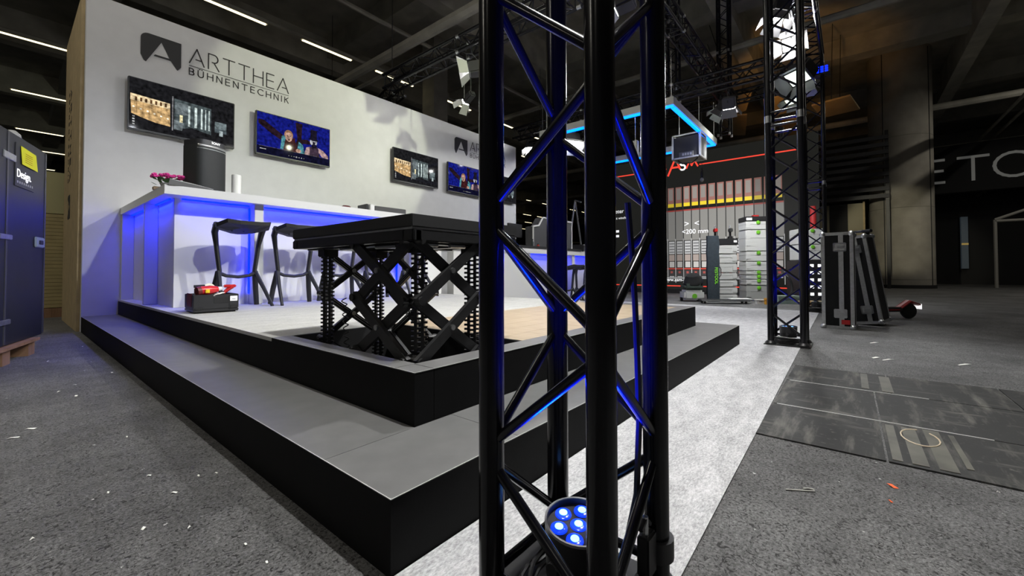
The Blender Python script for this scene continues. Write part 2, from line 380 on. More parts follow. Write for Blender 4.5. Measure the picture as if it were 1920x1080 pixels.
# felt floor
MB().box(A0+.003, A1-.003, PY1+.02, YW, .34-t, .339).build('felt_floor', PLATF, st)
MB().box(A0, A0+.003, PY1+.02, YW, .34-t, .3405).build('edge_trim', EDGE, st)
# oak planks
n = 7
for i in range(n):
    y0 = lerp(PY0, PY1+.02, i/n); y1 = lerp(PY0, PY1+.02, (i+1)/n)
    MB().box(PX1+.012, 3.718, y0+.0008, y1-.0008, .34-t, .3395).build('oak_plank', WOODF, st)
# pit walls and floor
MB().box(PX0, PX1, PY0, PY1, .012, .03).build('pit_floor', BLKMAT, st)
for (x0, x1, y0, y1) in ((PX0-.012, PX0, PY0, PY1), (PX1, PX1+.012, PY0, PY1), (PX0, PX1, PY0-.012, PY0), (PX0, PX1, PY1, PY1+.018)):
    MB().box(x0, x1, y0, y1, .012, .34-t-.002 if y1 < PY1+.01 and x1 < PX1+.001 else .3385).build('pit_wall', BLKMAT, st)
# ================================================================== WHITE WALL
wl = struct(MB().box(X0, 8.108, YW, YW+.12, 0, 3.756).build('wall_left', WHITE))
SIDEM = BROWN
struct(MB().box(X0-.03, X0-.002, YW+.1, 7.32, 0, 3.756).build('trim_1', SIDEM))
struct(MB().box(X0-.03, X0-.002, 7.325, 8.35, 0, 3.756).build('trim_2', SIDEM))
struct(MB().box(X0-.02, X0+.08, 8.36, 8.5, 0, 3.3).build('trim_3', mat('dark_chipboard', (.2, .15, .08), .7)))
struct(MB().box(8.04, 8.105, YW-.004, YW-.0005, 0, 2.3).build('trim_4', WHITE))
# logo printed sideways on the chipboard end panel
def to_side(x, y, d): return (X0-.0305-d, 7.52-y, 3.15-x)
sl = thing('side_logo', 'dark vertical company lettering on the brown chipboard end panel', 'logo', (0, 0, 0))
word('ARTTHEA', 1.15, .13, .016, lambda x, y, d: (X0-.0305-d, 7.62-y, 2.95-x), .002, 'letter', DGREY, sl)
word('BÜHNENTECHNIK', 1.15, .06, .012, lambda x, y, d: (X0-.0305-d, 7.80-y, 2.95-x), .002, 'letter', DGREY, sl)
def emblem(mb, s, to3, d):
    # rounded tile with a cut-out A, unit square of size s, as the two dark wings plus crossbar
    left = [(0, .22), (0, .8)]+arc(.2, .8, .2, .2, 180, 90, 6)+[(.5, 1), (.5, .82), (.13, .0), (.08, .03)]
    right = [(.5, 1), (1, 1), (1, .14), (.93, .02), (.90, 0), (.72, .3), (.5, .82)]
    bar = [(.31, .27), (.74, .27), (.7, .335), (.345, .335)]
    for pl in (left, right, bar):
        mb.prism([(x*s[0], y*s[1]) for x, y in pl], lambda x, y: to3(x, y, 0), lambda x, y: to3(x, y, d))
mbx = MB(); emblem(mbx, (.3, .3), lambda x, y, d: (X0-.0305-d, 7.78-y, 1.62-x), .002); mbx.build('emblem', DGREY, sl)
# wall logos
for (lx, lab) in ((.985, 'company logo lettering on the white wall above the pair of screens beside the bar corner'),
                  (6.02, 'company logo lettering on the white wall above the screens behind the grey case')):
    lg = thing('wall_logo', lab, 'logo', (lx, YW, 3.17))
    mb = MB(); emblem(mb, (.385, .35), lambda x, y, d: (x, -.0008-d, y), .004); mb.build('emblem', DGREY, lg)
    word('ARTTHEA', 1.2, .20, .013, lambda x, y, d: (.47+x, -.0008-d, .148+y), .004, 'letter', DGREY, lg, .84)
    word('BÜHNENTECHNIK', 1.2, .082, .0105, lambda x, y, d: (.47+x, -.0008-d, .0+y), .004, 'letter', DGREY, lg)
    MB().box(.465, 1.675, -.004, -.0008, .112, .118).build('rule', DGREY, lg)
# ------------------------------------------------------------------ televisions
def flat(parent, name, m, pts, y):
    mb = MB(); mb.prism(pts, lambda a, b: (a, y, b), lambda a, b: (a, y-.0006, b)); return mb.build(name, m, parent)
def rect(a, b, c_, d): return [(a, b), (c_, b), (c_, d), (a, d)]
def ell(cx, cy, rx, ry, n=14): return [(cx+rx*math.cos(2*math.pi*i/n), cy+ry*math.sin(2*math.pi*i/n)) for i in range(n)]
def tv(x0, label, kind):
    w, h = 1.065, .615
    T = thing('television', label, 'television', (x0, YW-.001, 2.30), 0, None)
    MB().box(.3, .75, -.05, 0, .15, .45).build('wall_mount', BLKM, T)
    MB().cbox(0, w, -.095, -.05, 0, h, .006).build('housing', BLKP, T)
    s = MB().box(.012, w-.012, -.0965, -.0952, .022, h-.012).build('screen', SCRN, T)
    y = -.0967
    g = .32 if kind == 0 else 1.
    if kind == 0:   # dark hall interiors with tiers of boxes and tall lit pillars
        flat(s, 'picture_area', em('hall_black', (.012, .012, .014), 1), rect(.014, .024, w-.014, h-.014), y)
        k = 1
        flat(s, 'picture_area', em('gold', (.62, .40, .18), k), [(.03, .19), (.02, .42), (.38, .40), (.385, .12), (.25, .13), (.12, .16)], y-.0008)
        flat(s, 'picture_area', em('gold_light', (.85, .66, .40), k), [(.02, .345), (.022, .42), (.38, .40), (.38, .33)], y-.0016)
        for i in range(7):
            flat(s, 'picture_area', em('arch_dark', (.10, .05, .02), 1), rect(.06+.045*i, .345, .08+.045*i, .39), y-.0024)
        for i in range(6):
            flat(s, 'picture_area', em('glow', (1, .9, .7), 1.3), ell(.05+.062*i, .27-.012*i, .011, .01, 8), y-.0024)
            MBX = rect(.075+.055*i, .2, .079+.055*i, .33); flat(s, 'picture_area', em('arch_line', (.30, .17, .07), 1), MBX, y-.0020)
        flat(s, 'picture_area', em('steel', (.07, .09, .095), 1), [(.42, .10), (.42, .48), (.80, .46), (.80, .12), (.6, .16)], y-.0008)
        flat(s, 'picture_area', em('steel_grey', (.16, .19, .20), 1), [(.43, .30), (.43, .44), (.56, .44), (.56, .30)], y-.0016)
        flat(s, 'picture_area', em('steel_grey', (.16, .19, .20), 1), [(.42, .1), (.42, .22), (.52, .2), (.5, .1)], y-.0016)
        flat(s, 'picture_area', em('door_glow', (.85, .75, .45), 1), rect(.475, .2, .505, .29), y-.0024)
        for i, (xx, ww) in enumerate(((.56, .02), (.625, .026), (.69, .018), (.735, .01), (.772, .012))):
            flat(s, 'picture_area', em('pillar_light', (.62, .72, .70), 1), rect(xx, .17, xx+ww, .43), y-.0024)
        flat(s, 'picture_area', em('mast', (.2, .2, .21), 1), rect(.40, .08, .412, .5), y-.0024)
        flat(s, 'picture_area', em('slate', (.16, .20, .21), 1), rect(.84, .17, .97, .31), y-.0008)
        flat(s, 'picture_area', em('slate_dark', (.07, .09, .1), 1), rect(.84, .17, .97, .22), y-.0016)
        flat(s, 'picture_area', em('slate_light', (.34, .40, .41), 1), rect(.89, .13, .93, .2), y-.0024)
        for i in range(4): flat(s, 'caption_mark', em('cap', (.5, .5, .5), 1), rect(.04, .06+.03*i, .06, .075+.03*i), y-.0024)
    else:           # blue stage night with two costumed figures
        flat(s, 'picture_area', em('night_blue', (.006, .010, .20), 1.0), rect(.014, .024, w-.014, h-.014), y)
        flat(s, 'picture_area', em('bar_dark', (.004, .004, .02), 1), rect(.014, .024, w-.014, .13), y-.0030)
        flat(s, 'picture_area', em('bough', (.018, .008, .014), 1), [(.03, .50), (.1, .50), (.40, .32), (.38, .24), (.2, .33), (.03, .44)], y-.0008)
        flat(s, 'picture_area', em('bough', (.018, .008, .014), 1), [(.48, .13), (.56, .33), (.53, .58), (.63, .58), (.62, .36), (.66, .13)], y-.0009)
        flat(s, 'picture_area', em('bough', (.018, .008, .014), 1), [(.61, .34), (.7, .36), (.78, .33), (.78, .3), (.62, .28)], y-.0010)
        flat(s, 'picture_area', em('teal_cloth', (.08, .27, .32), 1), [(.32, .14), (.34, .33), (.40, .36), (.45, .2), (.47, .14)], y-.0012)
        flat(s, 'picture_area', em('teal_cloth', (.08, .27, .32), 1), [(.55, .13), (.58, .30), (.64, .26), (.67, .13)], y-.0013)
        flat(s, 'picture_area', em('maroon', (.05, .01, .012), 1), [(.36, .13), (.39, .3), (.52, .34), (.56, .13)], y-.0015)
        flat(s, 'picture_area', em('hair', (.32, .17, .10), 1), ell(.435, .365, .062, .075), y-.0017)
        flat(s, 'picture_area', em('face', (.55, .34, .26), 1), ell(.437, .335, .05, .068), y-.0020)
        for dx in (-.018, .02): flat(s, 'picture_area', em('feature', (.08, .03, .03), 1), ell(.437+dx, .35, .009, .006, 8), y-.0024)
        flat(s, 'picture_area', em('feature', (.08, .03, .03), 1), ell(.44, .295, .013, .014, 8), y-.0024)
        flat(s, 'picture_area', em('hand', (.60, .36, .27), 1), ell(.575, .16, .04, .028), y-.0024)
        flat(s, 'picture_area', em('coat', (.05, .03, .05), 1), [(.70, .13), (.73, .26), (.86, .28), (.90, .13)], y-.0012)
        flat(s, 'picture_area', em('pale_arm', (.42, .28, .27), 1), [(.87, .27), (.95, .24), (1.03, .17), (1.03, .13), (.93, .14), (.88, .2)], y-.0016)
        flat(s, 'picture_area', em('pale_arm', (.42, .28, .27), 1), [(.66, .13), (.69, .24), (.74, .26), (.74, .13)], y-.0016)
        flat(s, 'picture_area', em('pale_face', (.45, .45, .50), 1), ell(.80, .345, .055, .06), y-.0020)
        flat(s, 'picture_area', em('ink', (.01, .008, .02), 1), [(.72, .375), (.75, .40), (.755, .53), (.85, .53), (.85, .40), (.885, .375), (.8, .36)], y-.0022)
        flat(s, 'picture_area', em('ink', (.01, .008, .02), 1), ell(.81, .285, .04, .032), y-.0023)
        flat(s, 'picture_area', em('ink', (.01, .008, .02), 1), ell(.805, .33, .018, .022), y-.0024)
        for i in range(7): flat(s, 'control_mark', em('ui', (.55, .55, .55), 1), ell(.44+.036*i, .06, .008 if i != 3 else .014, .006 if i != 3 else .012, 8), y-.0040)
        flat(s, 'control_mark', em('ui', (.55, .55, .55), 1), rect(.05, .085, .13, .094), y-.0040)
        flat(s, 'control_mark', em('ui_line', (.16, .14, .14), 1), rect(.04, .128, w-.04, .131), y-.0040)
    MB().box(w/2-.05, w/2+.05, -.0962, -.06, -.006, .001).build('sensor_bar', BLKP, T)
    return T
tv(.868, 'television showing a gilded theatre and dark stage, behind the black speaker tower', 0)
tv(2.19, 'television showing two costumed figures on blue, right of the lettering end and speaker', 1)
tv(4.43, 'television showing a gilded theatre and dark stage, alone on bright wall past the lift', 0)
tv(5.75, 'television showing two costumed figures on blue, below the second emblem', 1)
tv(6.935, 'television showing a gilded theatre and dark stage, at the wall end', 0)
# ================================================================== BAR COUNTERS
BZ0, BZ1 = 1.312, 1.388
br = thing('bar_counter', 'white L shaped bar with blue lit recesses on the black stage', 'bar counter', (0, 0, .3395))
z0, z1 = BZ0-.339, BZ1-.339
def bx(m, name, x0, x1, y0, y1, za, zb, par=br, bev=.003): return MB().cbox(x0, x1, y0, y1, za, zb, bev).build(name, m, par)
MB().extr([(.835, 4.42), (3.88, 4.42), (3.88, 5.05), (1.45, 5.05), (1.45, YW-.002), (.835, YW-.002)], z0, z1).build('counter_top', WHITEL, br)
bx(WHITEL, 'front_panel', .948, 1.54, 4.64, 4.6635, 0, z0, bev=.0005)
bx(WHITEL, 'front_panel', 1.62, 3.27, 4.64, 4.665, 0, z0)
bx(WHITEL, 'front_panel', 3.355, 3.86, 4.425, 4.665, 0, z0)
bx(WHITEL, 'end_panel', .949, .975, 4.664, YW-.002, 0, z0, bev=.0005)
for x0, x1 in ((1.54, 1.62), (3.27, 3.355)): bx(WHITEL, 'post', x0, x1, 4.50, 4.665, 0, z0)
for y0, y1 in ((5.25, 5.285), (6.44, YW-.003)): bx(WHITEL, 'fin', .845, .948, y0, y1, 0, z0)
bx(mat('grey_shelf', (.5, .5, .5), .5), 'back_panel', 1.45, 3.86, 5.0, 5.03, 0, z0)
BL = (.006, .016, 1.)
def ledrun(par, a, b, z, e):            # blue strip under the counter top with its own light
    a = Vector((a[0], a[1], z)); b = Vector((b[0], b[1], z)); dx = abs(b.x-a.x); dy = abs(b.y-a.y)
    MB().box(min(a.x, b.x)-.008, max(a.x, b.x)+.008, min(a.y, b.y)-.008, max(a.y, b.y)+.008, z-.012, z-.002).build('led_strip', LEDB, par)
    area('led_light', ((a.x+b.x)/2, (a.y+b.y)/2, z-.015), (0, 0, 0), max(dx, .02), max(dy, .02), e, BL, par)
ledrun(br, (1.0, 4.615), (1.52, 4.615), z0, 2.5)
ledrun(br, (1.65, 4.615), (3.25, 4.615), z0, 7)
ledrun(br, (.925, 4.70), (.925, 5.23), z0, 3.2)
ledrun(br, (.925, 5.31), (.925, 6.42), z0, 3.6)
for x in (1.535, 3.264):                # vertical blue strip against each post
    MB().box(x-.006, x+.0, 4.61, 4.635, .1, z0-.03).build('led_strip', LEDB, br)
    area('led_light', (x-.012, 4.60, z0/2), (0, math.pi/2, 0), .8, .03, .7, BL, br)
fb = thing('bar_counter', 'white floor standing bar with blue strip, past the stage end, cases on top', 'bar counter', (0, 0, .001))
fz0, fz1 = .97, 1.06
bx(WHITEL, 'counter_top', 4.12, 9.0, 4.45, 5.1, fz0, fz1, fb)
bx(WHITEL, 'front_panel', 4.14, 6.02, 4.48, 4.62, 0, fz0, fb)
bx(WHITEL, 'front_panel', 6.02, 7.45, 4.62, 4.65, 0, fz0, fb)
bx(WHITEL, 'front_panel', 7.56, 8.98, 4.62, 4.65, 0, fz0, fb)
bx(WHITEL, 'post', 7.45, 7.56, 4.47, 4.65, 0, fz0, fb)
bx(BLKMAT, 'bar_mat', 5.5, 7.8, 4.44, 5.0, fz1, fz1+.045, fb)
ledrun(fb, (6.06, 4.58), (7.42, 4.58), fz0, 4); ledrun(fb, (7.6, 4.58), (8.95, 4.58), fz0, 4)
# ================================================================== BAR STOOLS
SM = mat('stool_polypropylene', (.018, .018, .019), .55)
def make_stool(label, group):
    T = thing('bar_stool', label, 'bar stool', (0, 0, 0), 0, group)
    # faceted seat shell: +y faces the bar
    top = [(-.22, .10), (-.235, -.03), (-.19, -.165), (-.09, -.185), (.09, -.185), (.19, -.165), (.235, -.03), (.22, .10), (.12, .155), (0, .165), (-.12, .155)]
    zt = [.77, .775, .81, .80, .80, .81, .775, .77, .76, .755, .76]
    bm = bmesh.new(); N = len(top)
    rt = [bm.verts.new((x, y, z)) for (x, y), z in zip(top, zt)]
    it = [bm.verts.new((x*.72, y*.72, z-.022)) for (x, y), z in zip(top, zt)]
    rb = [bm.verts.new((x*.97, y*.97, z-.034)) for (x, y), z in zip(top, zt)]
    ib = [bm.verts.new((x*.55, y*.6+.01, z-.062)) for (x, y), z in zip(top, zt)]
    for k in range(N):
        q = (k+1) % N
        bm.faces.new((rt[k], rt[q], it[q], it[k])); bm.faces.new((rt[k], rb[k], rb[q], rt[q])); bm.faces.new((rb[k], ib[k], ib[q], rb[q]))
    bm.faces.new(it); bm.faces.new(ib[::-1])
    MB().bm(bm).build('seat', SM, T)
    for s in (-1, 1):
        MB().path([(s*.205, .03, .775), (s*.205, .085, .70), (s*.188, .10, .60), (s*.155, .105, .34), (s*.16, .11, .30)], [.036, .034, .026, .024, .028], 8, sq=(.8, 1)).build('upright', SM, T)
        MB().path([(s*.16, .108, .335), (s*.185, .15, .16), (s*.205, .17, .0)], [.028, .026, .024], 8, sq=(1, .75)).build('leg', SM, T)
        MB().path([(s*.16, .112, .335), (s*.19, -.02, .17), (s*.215, -.15, .0)], [.027, .021, .018], 8, sq=(.8, 1)).build('leg', SM, T)
    MB().path([(-.16, .108, .322), (-.1, .10, .295), (0, .09, .283), (.1, .10, .295), (.16, .108, .322)], [.024, .021, .021, .021, .024], 8, sq=(1, .8)).build('footrest', SM, T)
    for s in (-.1, 0, .1): MB().lathe([(.008, 0), (.008, .006)], 8, (s, -.02, .71)).build('screw_boss', BLKMAT, T)
    return T
near = [('black moulded bar stool behind the black toolbox', 1.365, 4.275, .06), ('black moulded bar stool between the toolbox stool and the lift columns', 1.845, 4.255, .0),
        ('black moulded bar stool seen through the lift scissors, second past the lift corner', 2.325, 4.265, -.05),
        ('black moulded bar stool seen between the lift chain columns, before the blue post', 2.805, 4.255, .04),
        ('black moulded bar stool seen through the lift, beside the blue lit post', 3.29, 4.21, -.04)]
s0 = make_stool(near[0][0], 'bar stools on the stage'); s0.scale = (.93, .95, .955)
for i, (lab, x, y, rz) in enumerate(near):
    o = s0 if i == 0 else dup(s0, (0, 0, 0), rz, lab)
    o.location = (x, y, .339); o.rotation_euler = (0, 0, rz)
for i, x in enumerate((6.90, 7.38, 7.86)):
    dup(s0, (x, 4.14, .0005), .05*(i-1), 'black moulded bar stool at the floor standing bar past the stage', 'bar stools at the floor standing bar')
# ================================================================== SCISSOR LIFT
lf = thing('scissor_lift', 'black scissor lift table raised from the pit on toothed chain columns', 'lift table', (0, 0, .031))
dz = -.031
TX0, TX1, TY0, TY1 = .908, 1.502, 1.198, 2.155
RUB = mat('black_rubber_edge', (.02, .02, .021), .5)
MB().cbox(TX0, TX1, TY0, TY1, .822+dz, .868+dz, .003).build('table_top', RUB, lf)
MB().box(TX0+.006, TX1-.006, TY0+.006, TY1-.006, .814+dz, .8215+dz).build('light_gap_profile', ALU, lf)
for (x0, x1, y0, y1) in ((TX0, TX1, TY0, TY0+.05), (TX0, TX1, TY1-.05, TY1), (TX0, TX0+.05, TY0+.05, TY1-.05), (TX1-.05, TX1, TY0+.05, TY1-.05)):
    MB().cbox(x0, x1, y0, y1, .772+dz, .8135+dz, .004).build('frame_rail', BLKM, lf)
for (x0, x1, y0, y1) in ((.96, 1.02, TY0+.05, TY1-.05), (1.25, 1.31, TY0+.05, TY1-.05), (TX0+.05, TX1-.05, 1.24, 1.3), (TX0+.05, TX1-.05, 1.94, 2.0), (TX0+.05, TX1-.05, 1.58, 1.63)):
    MB().box(x0, x1, y0, y1, .765+dz, .8+dz).build('cross_member', BLKM, lf)
for (x, y) in ((TX0+.02, TY0-.002), (TX0+.028, TY0-.002)): MB().cbox(x-.015, x+.02, y-.004, y+.02, .772+dz, .812+dz, .003).build('corner_bracket', BLKM, lf)
for (x0, x1, y) in ((.98, 1.06, 1.24), (1.12, 1.2, 1.235)): MB().tube((x0, y, .762+dz), (x1, y, .762+dz), .009, 8).build('guide_rod', CHROME, lf, True)
for y0, y1 in ((1.36, 1.5), (1.66, 1.78)): MB().tube((.96, y0, .76+dz), (.96, y1, .76+dz), .008, 8).build('guide_rod', CHROME, lf, True)
def arm(p, q, off, w, th):
    p = Vector(p); q = Vector(q); d = (q-p).normalized(); n = Vector(off).normalized(); u = d.cross(n)
    mb = MB(); o = []
    for base in (p-d*.012, q+d*.012):
        for (a, b) in ((-1, -1), (1, -1), (1, 1), (-1, 1)): o.append(base+Vector(off)+u*a*w/2+n*b*th/2)
    mb.add(o, [(0,1,2,3),(7,6,5,4),(0,4,5,1),(1,5,6,2),(2,6,7,3),(3,7,4,0)]); ob = mb.build('scissor_arm', BLKM, lf)
    mb = MB()
    if w < .034:
        for a in (-.2, .2):
            mb.tube(p+Vector(off)+u*a*w-n*th*.52, q+Vector(off)+u*a*w-n*th*.52, .0022, 6)
        mb.build('slot_edge', CHROME, ob, True)
LV = [.776, .554, .332, .11]
def scissor(a, b, nrm, w):
    a = Vector(a); b = Vector(b); n = Vector(nrm)
    for hi, lo in zip(LV[:-1], LV[1:]):
        arm((a.x, a.y, hi+dz), (b.x, b.y, lo+dz), n*.011, w, .018); arm((b.x, b.y, hi+dz), (a.x, a.y, lo+dz), -n*.011, w, .018)
        m = (a+b)/2; m = Vector((m.x, m.y, (hi+lo)/2+dz))
        MB().tube(m-n*.026, m+n*.026, .011, 10).build('pivot_pin', CHROME, lf, True)
    for z in LV:
        for p in (a, b):
            MB().tube(Vector((p.x, p.y, z+dz))-n*.03, Vector((p.x, p.y, z+dz))+n*.03, .016, 10).build('pivot_boss', BLKM, lf, True)
scissor((.955, 1.225), (1.262, 1.225), (0, 1, 0), .040)
scissor((.94, 1.262), (.94, 1.605), (1, 0, 0), .042)
scissor((1.0, 2.03), (1.31, 2.03), (0, 1, 0), .028)
scissor((1.345, 1.61), (1.345, 1.95), (1, 0, 0), .028)
LINK = MB()
for q in (-1, 1):
    LINK.box(q*.013-.006, q*.013+.006, -.012, .012, 0, .0186)            # side plates
    LINK.box(q*.024-.008, q*.024+.006, -.006, .006, .004, .0125)         # tooth
LINK.box(-.007, .007, -.010, .010, 0, .008)                              # bridge
ca, sa = math.cos(HEAD-math.pi/2), math.sin(HEAD-math.pi/2)
for (x, y) in ((1.0, 1.976), (1.28, 1.976), (1.0, 1.27), (1.28, 1.27)):
    mb = MB(); z = .02
    while z < .745:
        mb.add([(x+a*ca-b*sa, y+a*sa+b*ca, z+c_) for a, b, c_ in LINK.v], LINK.f); z += .0186
    mb.build('chain_column', BLKM, lf)
    MB().cbox(x-.035, x+.035, y-.035, y+.035, .70, .742, .004).build('column_head', BLKM, lf)
    MB().cbox(x-.03, x+.03, y-.03, y+.03, 0, .05, .004).build('column_foot', BLKM, lf)
pts = []
for i in range(16*14+1):
    a = 2*math.pi*i/14; s = i/(16*14)
    pts.append((1.02+.10*s*0+lerp(0, -.03, s)+.011*math.cos(a), 1.86-.12*s+.011*math.sin(a), .50-.50*s+.003))
MB().path(pts, .0028, 5).build('coiled_cable', BLKP, lf, True)
for (x, y) in ((.93, 1.22), (1.24, 1.235), (.95, 1.62), (1.3, 2.03)):
    MB().cbox(x, x+.05, y, y+.03, 0, .08, .004).build('base_foot', BLKM, lf)
cl = MB()
bm = bmesh.new(); bmesh.ops.create_grid(bm, x_segments=10, y_segments=10, size=.08)
for v in bm.verts: v.co.z = .02+.02*math.sin(v.co.x*60)*math.cos(v.co.y*47)+.012*math.sin(v.co.x*110+2)
cl.bm(bm); o = cl.build('dust_cloth', mat('white_cloth', (.75, .75, .75), .9), None, True); o.location = (.99, 1.42, .035)
sm = o.modifiers.new('t', 'SOLIDIFY'); sm.thickness = .003; tag(o, 'crumpled white cloth lying in the lift pit', 'cloth')
# ================================================================== TRUSS
def unit_tube(r, L, n=12):
    return MB().tube((0, 0, 0), (0, 0, L), r, n)
CH, RB, PITCH, GAP = .12, .010, .47, .017
CHORD2 = unit_tube(.0253, 1.998, 24).mesh('chord'); CHORD2.materials.append(TRUSSB)
LBR = math.sqrt((2*CH)**2+(PITCH/2-2*GAP)**2)
BRACE = unit_tube(RB, LBR-.03, 12).mesh('brace'); BRACE.materials.append(TRUSSB)
RUNG = unit_tube(RB, 2*CH-.04, 10).mesh('rung'); RUNG.materials.append(TRUSSB)
COUP = MB().lathe([(.021, -.035), (.027, -.03), (.027, .03), (.021, .035)], 16).mesh('coupler'); COUP.materials.append(CHROME)
WELD = MB().ball((0, 0, 0), .013, u=8, v=6).mesh('weld'); WELD.materials.append(TRUSSB)
CHORD1 = unit_tube(.0253, .998, 20).mesh('chord'); CHORD1.materials.append(TRUSSB)
def orient(o, d): o.rotation_mode = 'QUATERNION'; o.rotation_quaternion = Vector(d).to_track_quat('Z', 'X')
def truss(name, label, loc, segs, direction=(0, 0, 1), base=False, hang=False):
    T = thing(name, label, 'truss', loc)
    d = Vector(direction)
    if d.z < .9: T.rotation_euler = d.to_track_quat('Z', 'Y').to_euler()
    Ac = [(-CH, CH), (CH, -CH)]; Bc = [(-CH, -CH), (CH, CH)]
    for sgi in range(segs):
        z0 = 2.0*sgi
        for (x, y) in Ac+Bc:
            o = link('chord', CHORD2, T, True); o.location = (x, y, z0+.001)
            if sgi or not base:
                o = link('coupler', COUP, T, True); o.location = (x, y, z0)
        for zz in (.06, 1.94):
            for k in range(4):
                p = [(-CH, -CH), (CH, -CH), (CH, CH), (-CH, CH)]
                a = Vector((*p[k], z0+zz)); b = Vector((*p[(k+1) % 4], z0+zz)); dd = (b-a).normalized()
                o = link('rung', RUNG, T, True); o.location = a+dd*.02; orient(o, dd)
        for i in range(4):
            za = .295+PITCH*i
            for a in Ac:
                for b in Bc:
                    for s in (-1, 1):
                        pa = Vector((*a, z0+za+s*GAP)); pb = Vector((*b, z0+za+s*(PITCH/2-GAP))); dd = (pb-pa).normalized()
                        o = link('brace', BRACE, T, True); o.location = pa+dd*.015; orient(o, dd)
    if hang:
        if d.z > .9:
            for x in (-CH, CH): MB().tube((x, 0, 2*segs), (x*.2, 0, 8.6-loc[2]), .008, 6).build('hoist_chain', BLKM, T)
        else:
            up = d.to_track_quat('Z', 'Y').inverted() @ Vector((0, 0, 1))
            for zz in (.4, 2*segs-.4): MB().tube(Vector((0, 0, zz))+up*CH, Vector((0, 0, zz))+up*(8.6-loc[2]), .008, 6).build('hoist_chain', BLKM, T)
    if base:
        MB().cbox(-.17, .17, -.17, .17, -.004, .004, .002).build('base_plate', BLKM, T)
        for (x, y) in Ac+Bc: MB().lathe([(.045, .004), (.045, .012), (.03, .03)], 20, (x, y, 0)).build('foot_socket', BLKM, T, True)
    return T
TWR = [(.737, .437), (4.435, .437), (8.10, .42)]
TL = ['black square truss tower standing in front of the step corner', 'black square truss tower beside the flight cases at the carpet edge', 'black square truss tower behind the flight cases, near the toolbox stacks']
for (x, y), l in zip(TWR, TL): truss('truss_tower', l, (x, y, .0095), 2, base=True)
truss('overhead_truss', 'black overhead truss running from step corner tower to flight case tower', (.737-.18, .437, 4.16), 2, (1, 0, 0))
truss('overhead_truss', 'black overhead truss running from flight case tower to toolbox tower', (4.6, .43, 4.16), 2, (1, 0, 0))
truss('overhead_truss', 'black overhead truss running above the stage end towards the white wall', (4.50, .65, 4.16), 3, (0, 1, 0))
truss('overhead_truss', 'black overhead truss running above the floor standing bar', (8.3, .65, 4.16), 3, (0, 1, 0))
truss('overhead_truss', 'black overhead truss carrying the blue lit frame, parallel to the tower row', (4.7, 2.1, 4.55), 3, (1, 0, 0), hang=True)
truss('hanging_truss', 'vertical black truss hanging above the winch box', (9.05, 2.92, 4.3), 2, hang=True)
truss('hanging_truss', 'vertical black truss hanging behind the blue lit frame corner', (10.95, 2.3, 3.9), 2, hang=True)
truss('overhead_truss', 'black overhead truss high in front of the lit print wall', (11.6, .6, 5.0), 4, (0, 1, 0), hang=True)
truss('overhead_truss', 'black overhead truss beyond the end of the white wall', (12.9, 6.7, 3.9), 3, (.86, .5, 0), hang=True)
truss('overhead_truss', 'black overhead truss above the white wall, under the hall pipes', (4.95, 6.95, 4.3), 3, (.25, .97, 0), hang=True)
truss('overhead_truss', 'black overhead truss far off behind the white wall end', (14, 9.5, 3.4), 4, (1, .1, 0), hang=True)
# PAR cans
LENS = mat('blue_lens_glass', (.02, .05, .5), .1, emit=(.005, .05, 1), es=1.1)
LCORE = mat('blue_lens_core', (.2, .6, 1), .2, emit=(.22, .62, 1), es=3.2)
FACEM = mat('par_face', (.10, .10, .13), .4)
def par(x, y, label, e, tilt=(0, 0), z=.0135):
    T = thing('led_uplight', label, 'stage light', (x, y, z))
    hd = bpy.data.objects.new('head', MB().lathe([(.056, .012), (.062, .03), (.066, .10), (.068, .148), (.068, .15), (.0635, .15), (.0625, .138)], 36).mesh('head')); hd.data.materials.append(BLKP)
    C.objects.link(hd); hd.parent = T
    for p in hd.data.polygons: p.use_smooth = True
    try: hd.data.set_sharp_from_angle(angle=math.radians(35))
    except Exception: pass
    hd.rotation_euler = (tilt[0], tilt[1], 0)
    MB().lathe([(.0622, .13), (.0622, .138), (.0, .138)], 32, caps=False).build('face_plate', FACEM, hd)
    MB().lathe([(.0685, .146), (.0685, .1515), (.0645, .1515), (.0645, .146)], 36, caps=False).build('front_ring', mat('grey_ring', (.25, .25, .26), .4), hd, True)
    for k in range(7):
        a = math.pi/3*k+.35; r = .041 if k < 6 else 0
        q = (r*math.cos(a), r*math.sin(a), .1385)
        MB().lathe([(.0172, 0), (.0165, .003), (.012, .0045)], 20, q).build('lens', LENS, hd, True)
        MB().lathe([(.0085, .0046), (.0080, .0062), (.0035, .0064)], 16, q).build('lens_core', LCORE, hd, True)
    for s in (-1, 1):
        MB().path([(s*.072, 0, .09), (s*.078, 0, .06), (s*.085, .03*s, .004)], .006, 6).build('bracket', BLKM, T)
        MB().tube((s*.066, 0, .085), (s*.092, 0, .085), .012, 12).build('knob', BLKP, T, True)
        MB().box(s*.085-.012, s*.085+.012, -.05, .06, 0, .006).build('floor_bracket', BLKM, T)
    MB().cbox(-.035, .035, -.05, .05, 0, .02, .004).build('base', BLKM, T)
    spot('uplight_beam', (0, 0, .16), (0, 0, 1), e, 75, .8, (.0, .008, 1), .05, hd)
    return T
par(.752, .445, 'blue LED uplight can at the foot of the truss before the step corner', 140, (.10, -.10))
par(4.435, .437, 'blue LED uplight can at the foot of the truss beside the flight cases', 150)
par(8.10, .42, 'blue LED uplight can at the foot of the truss by the toolbox stacks', 150)
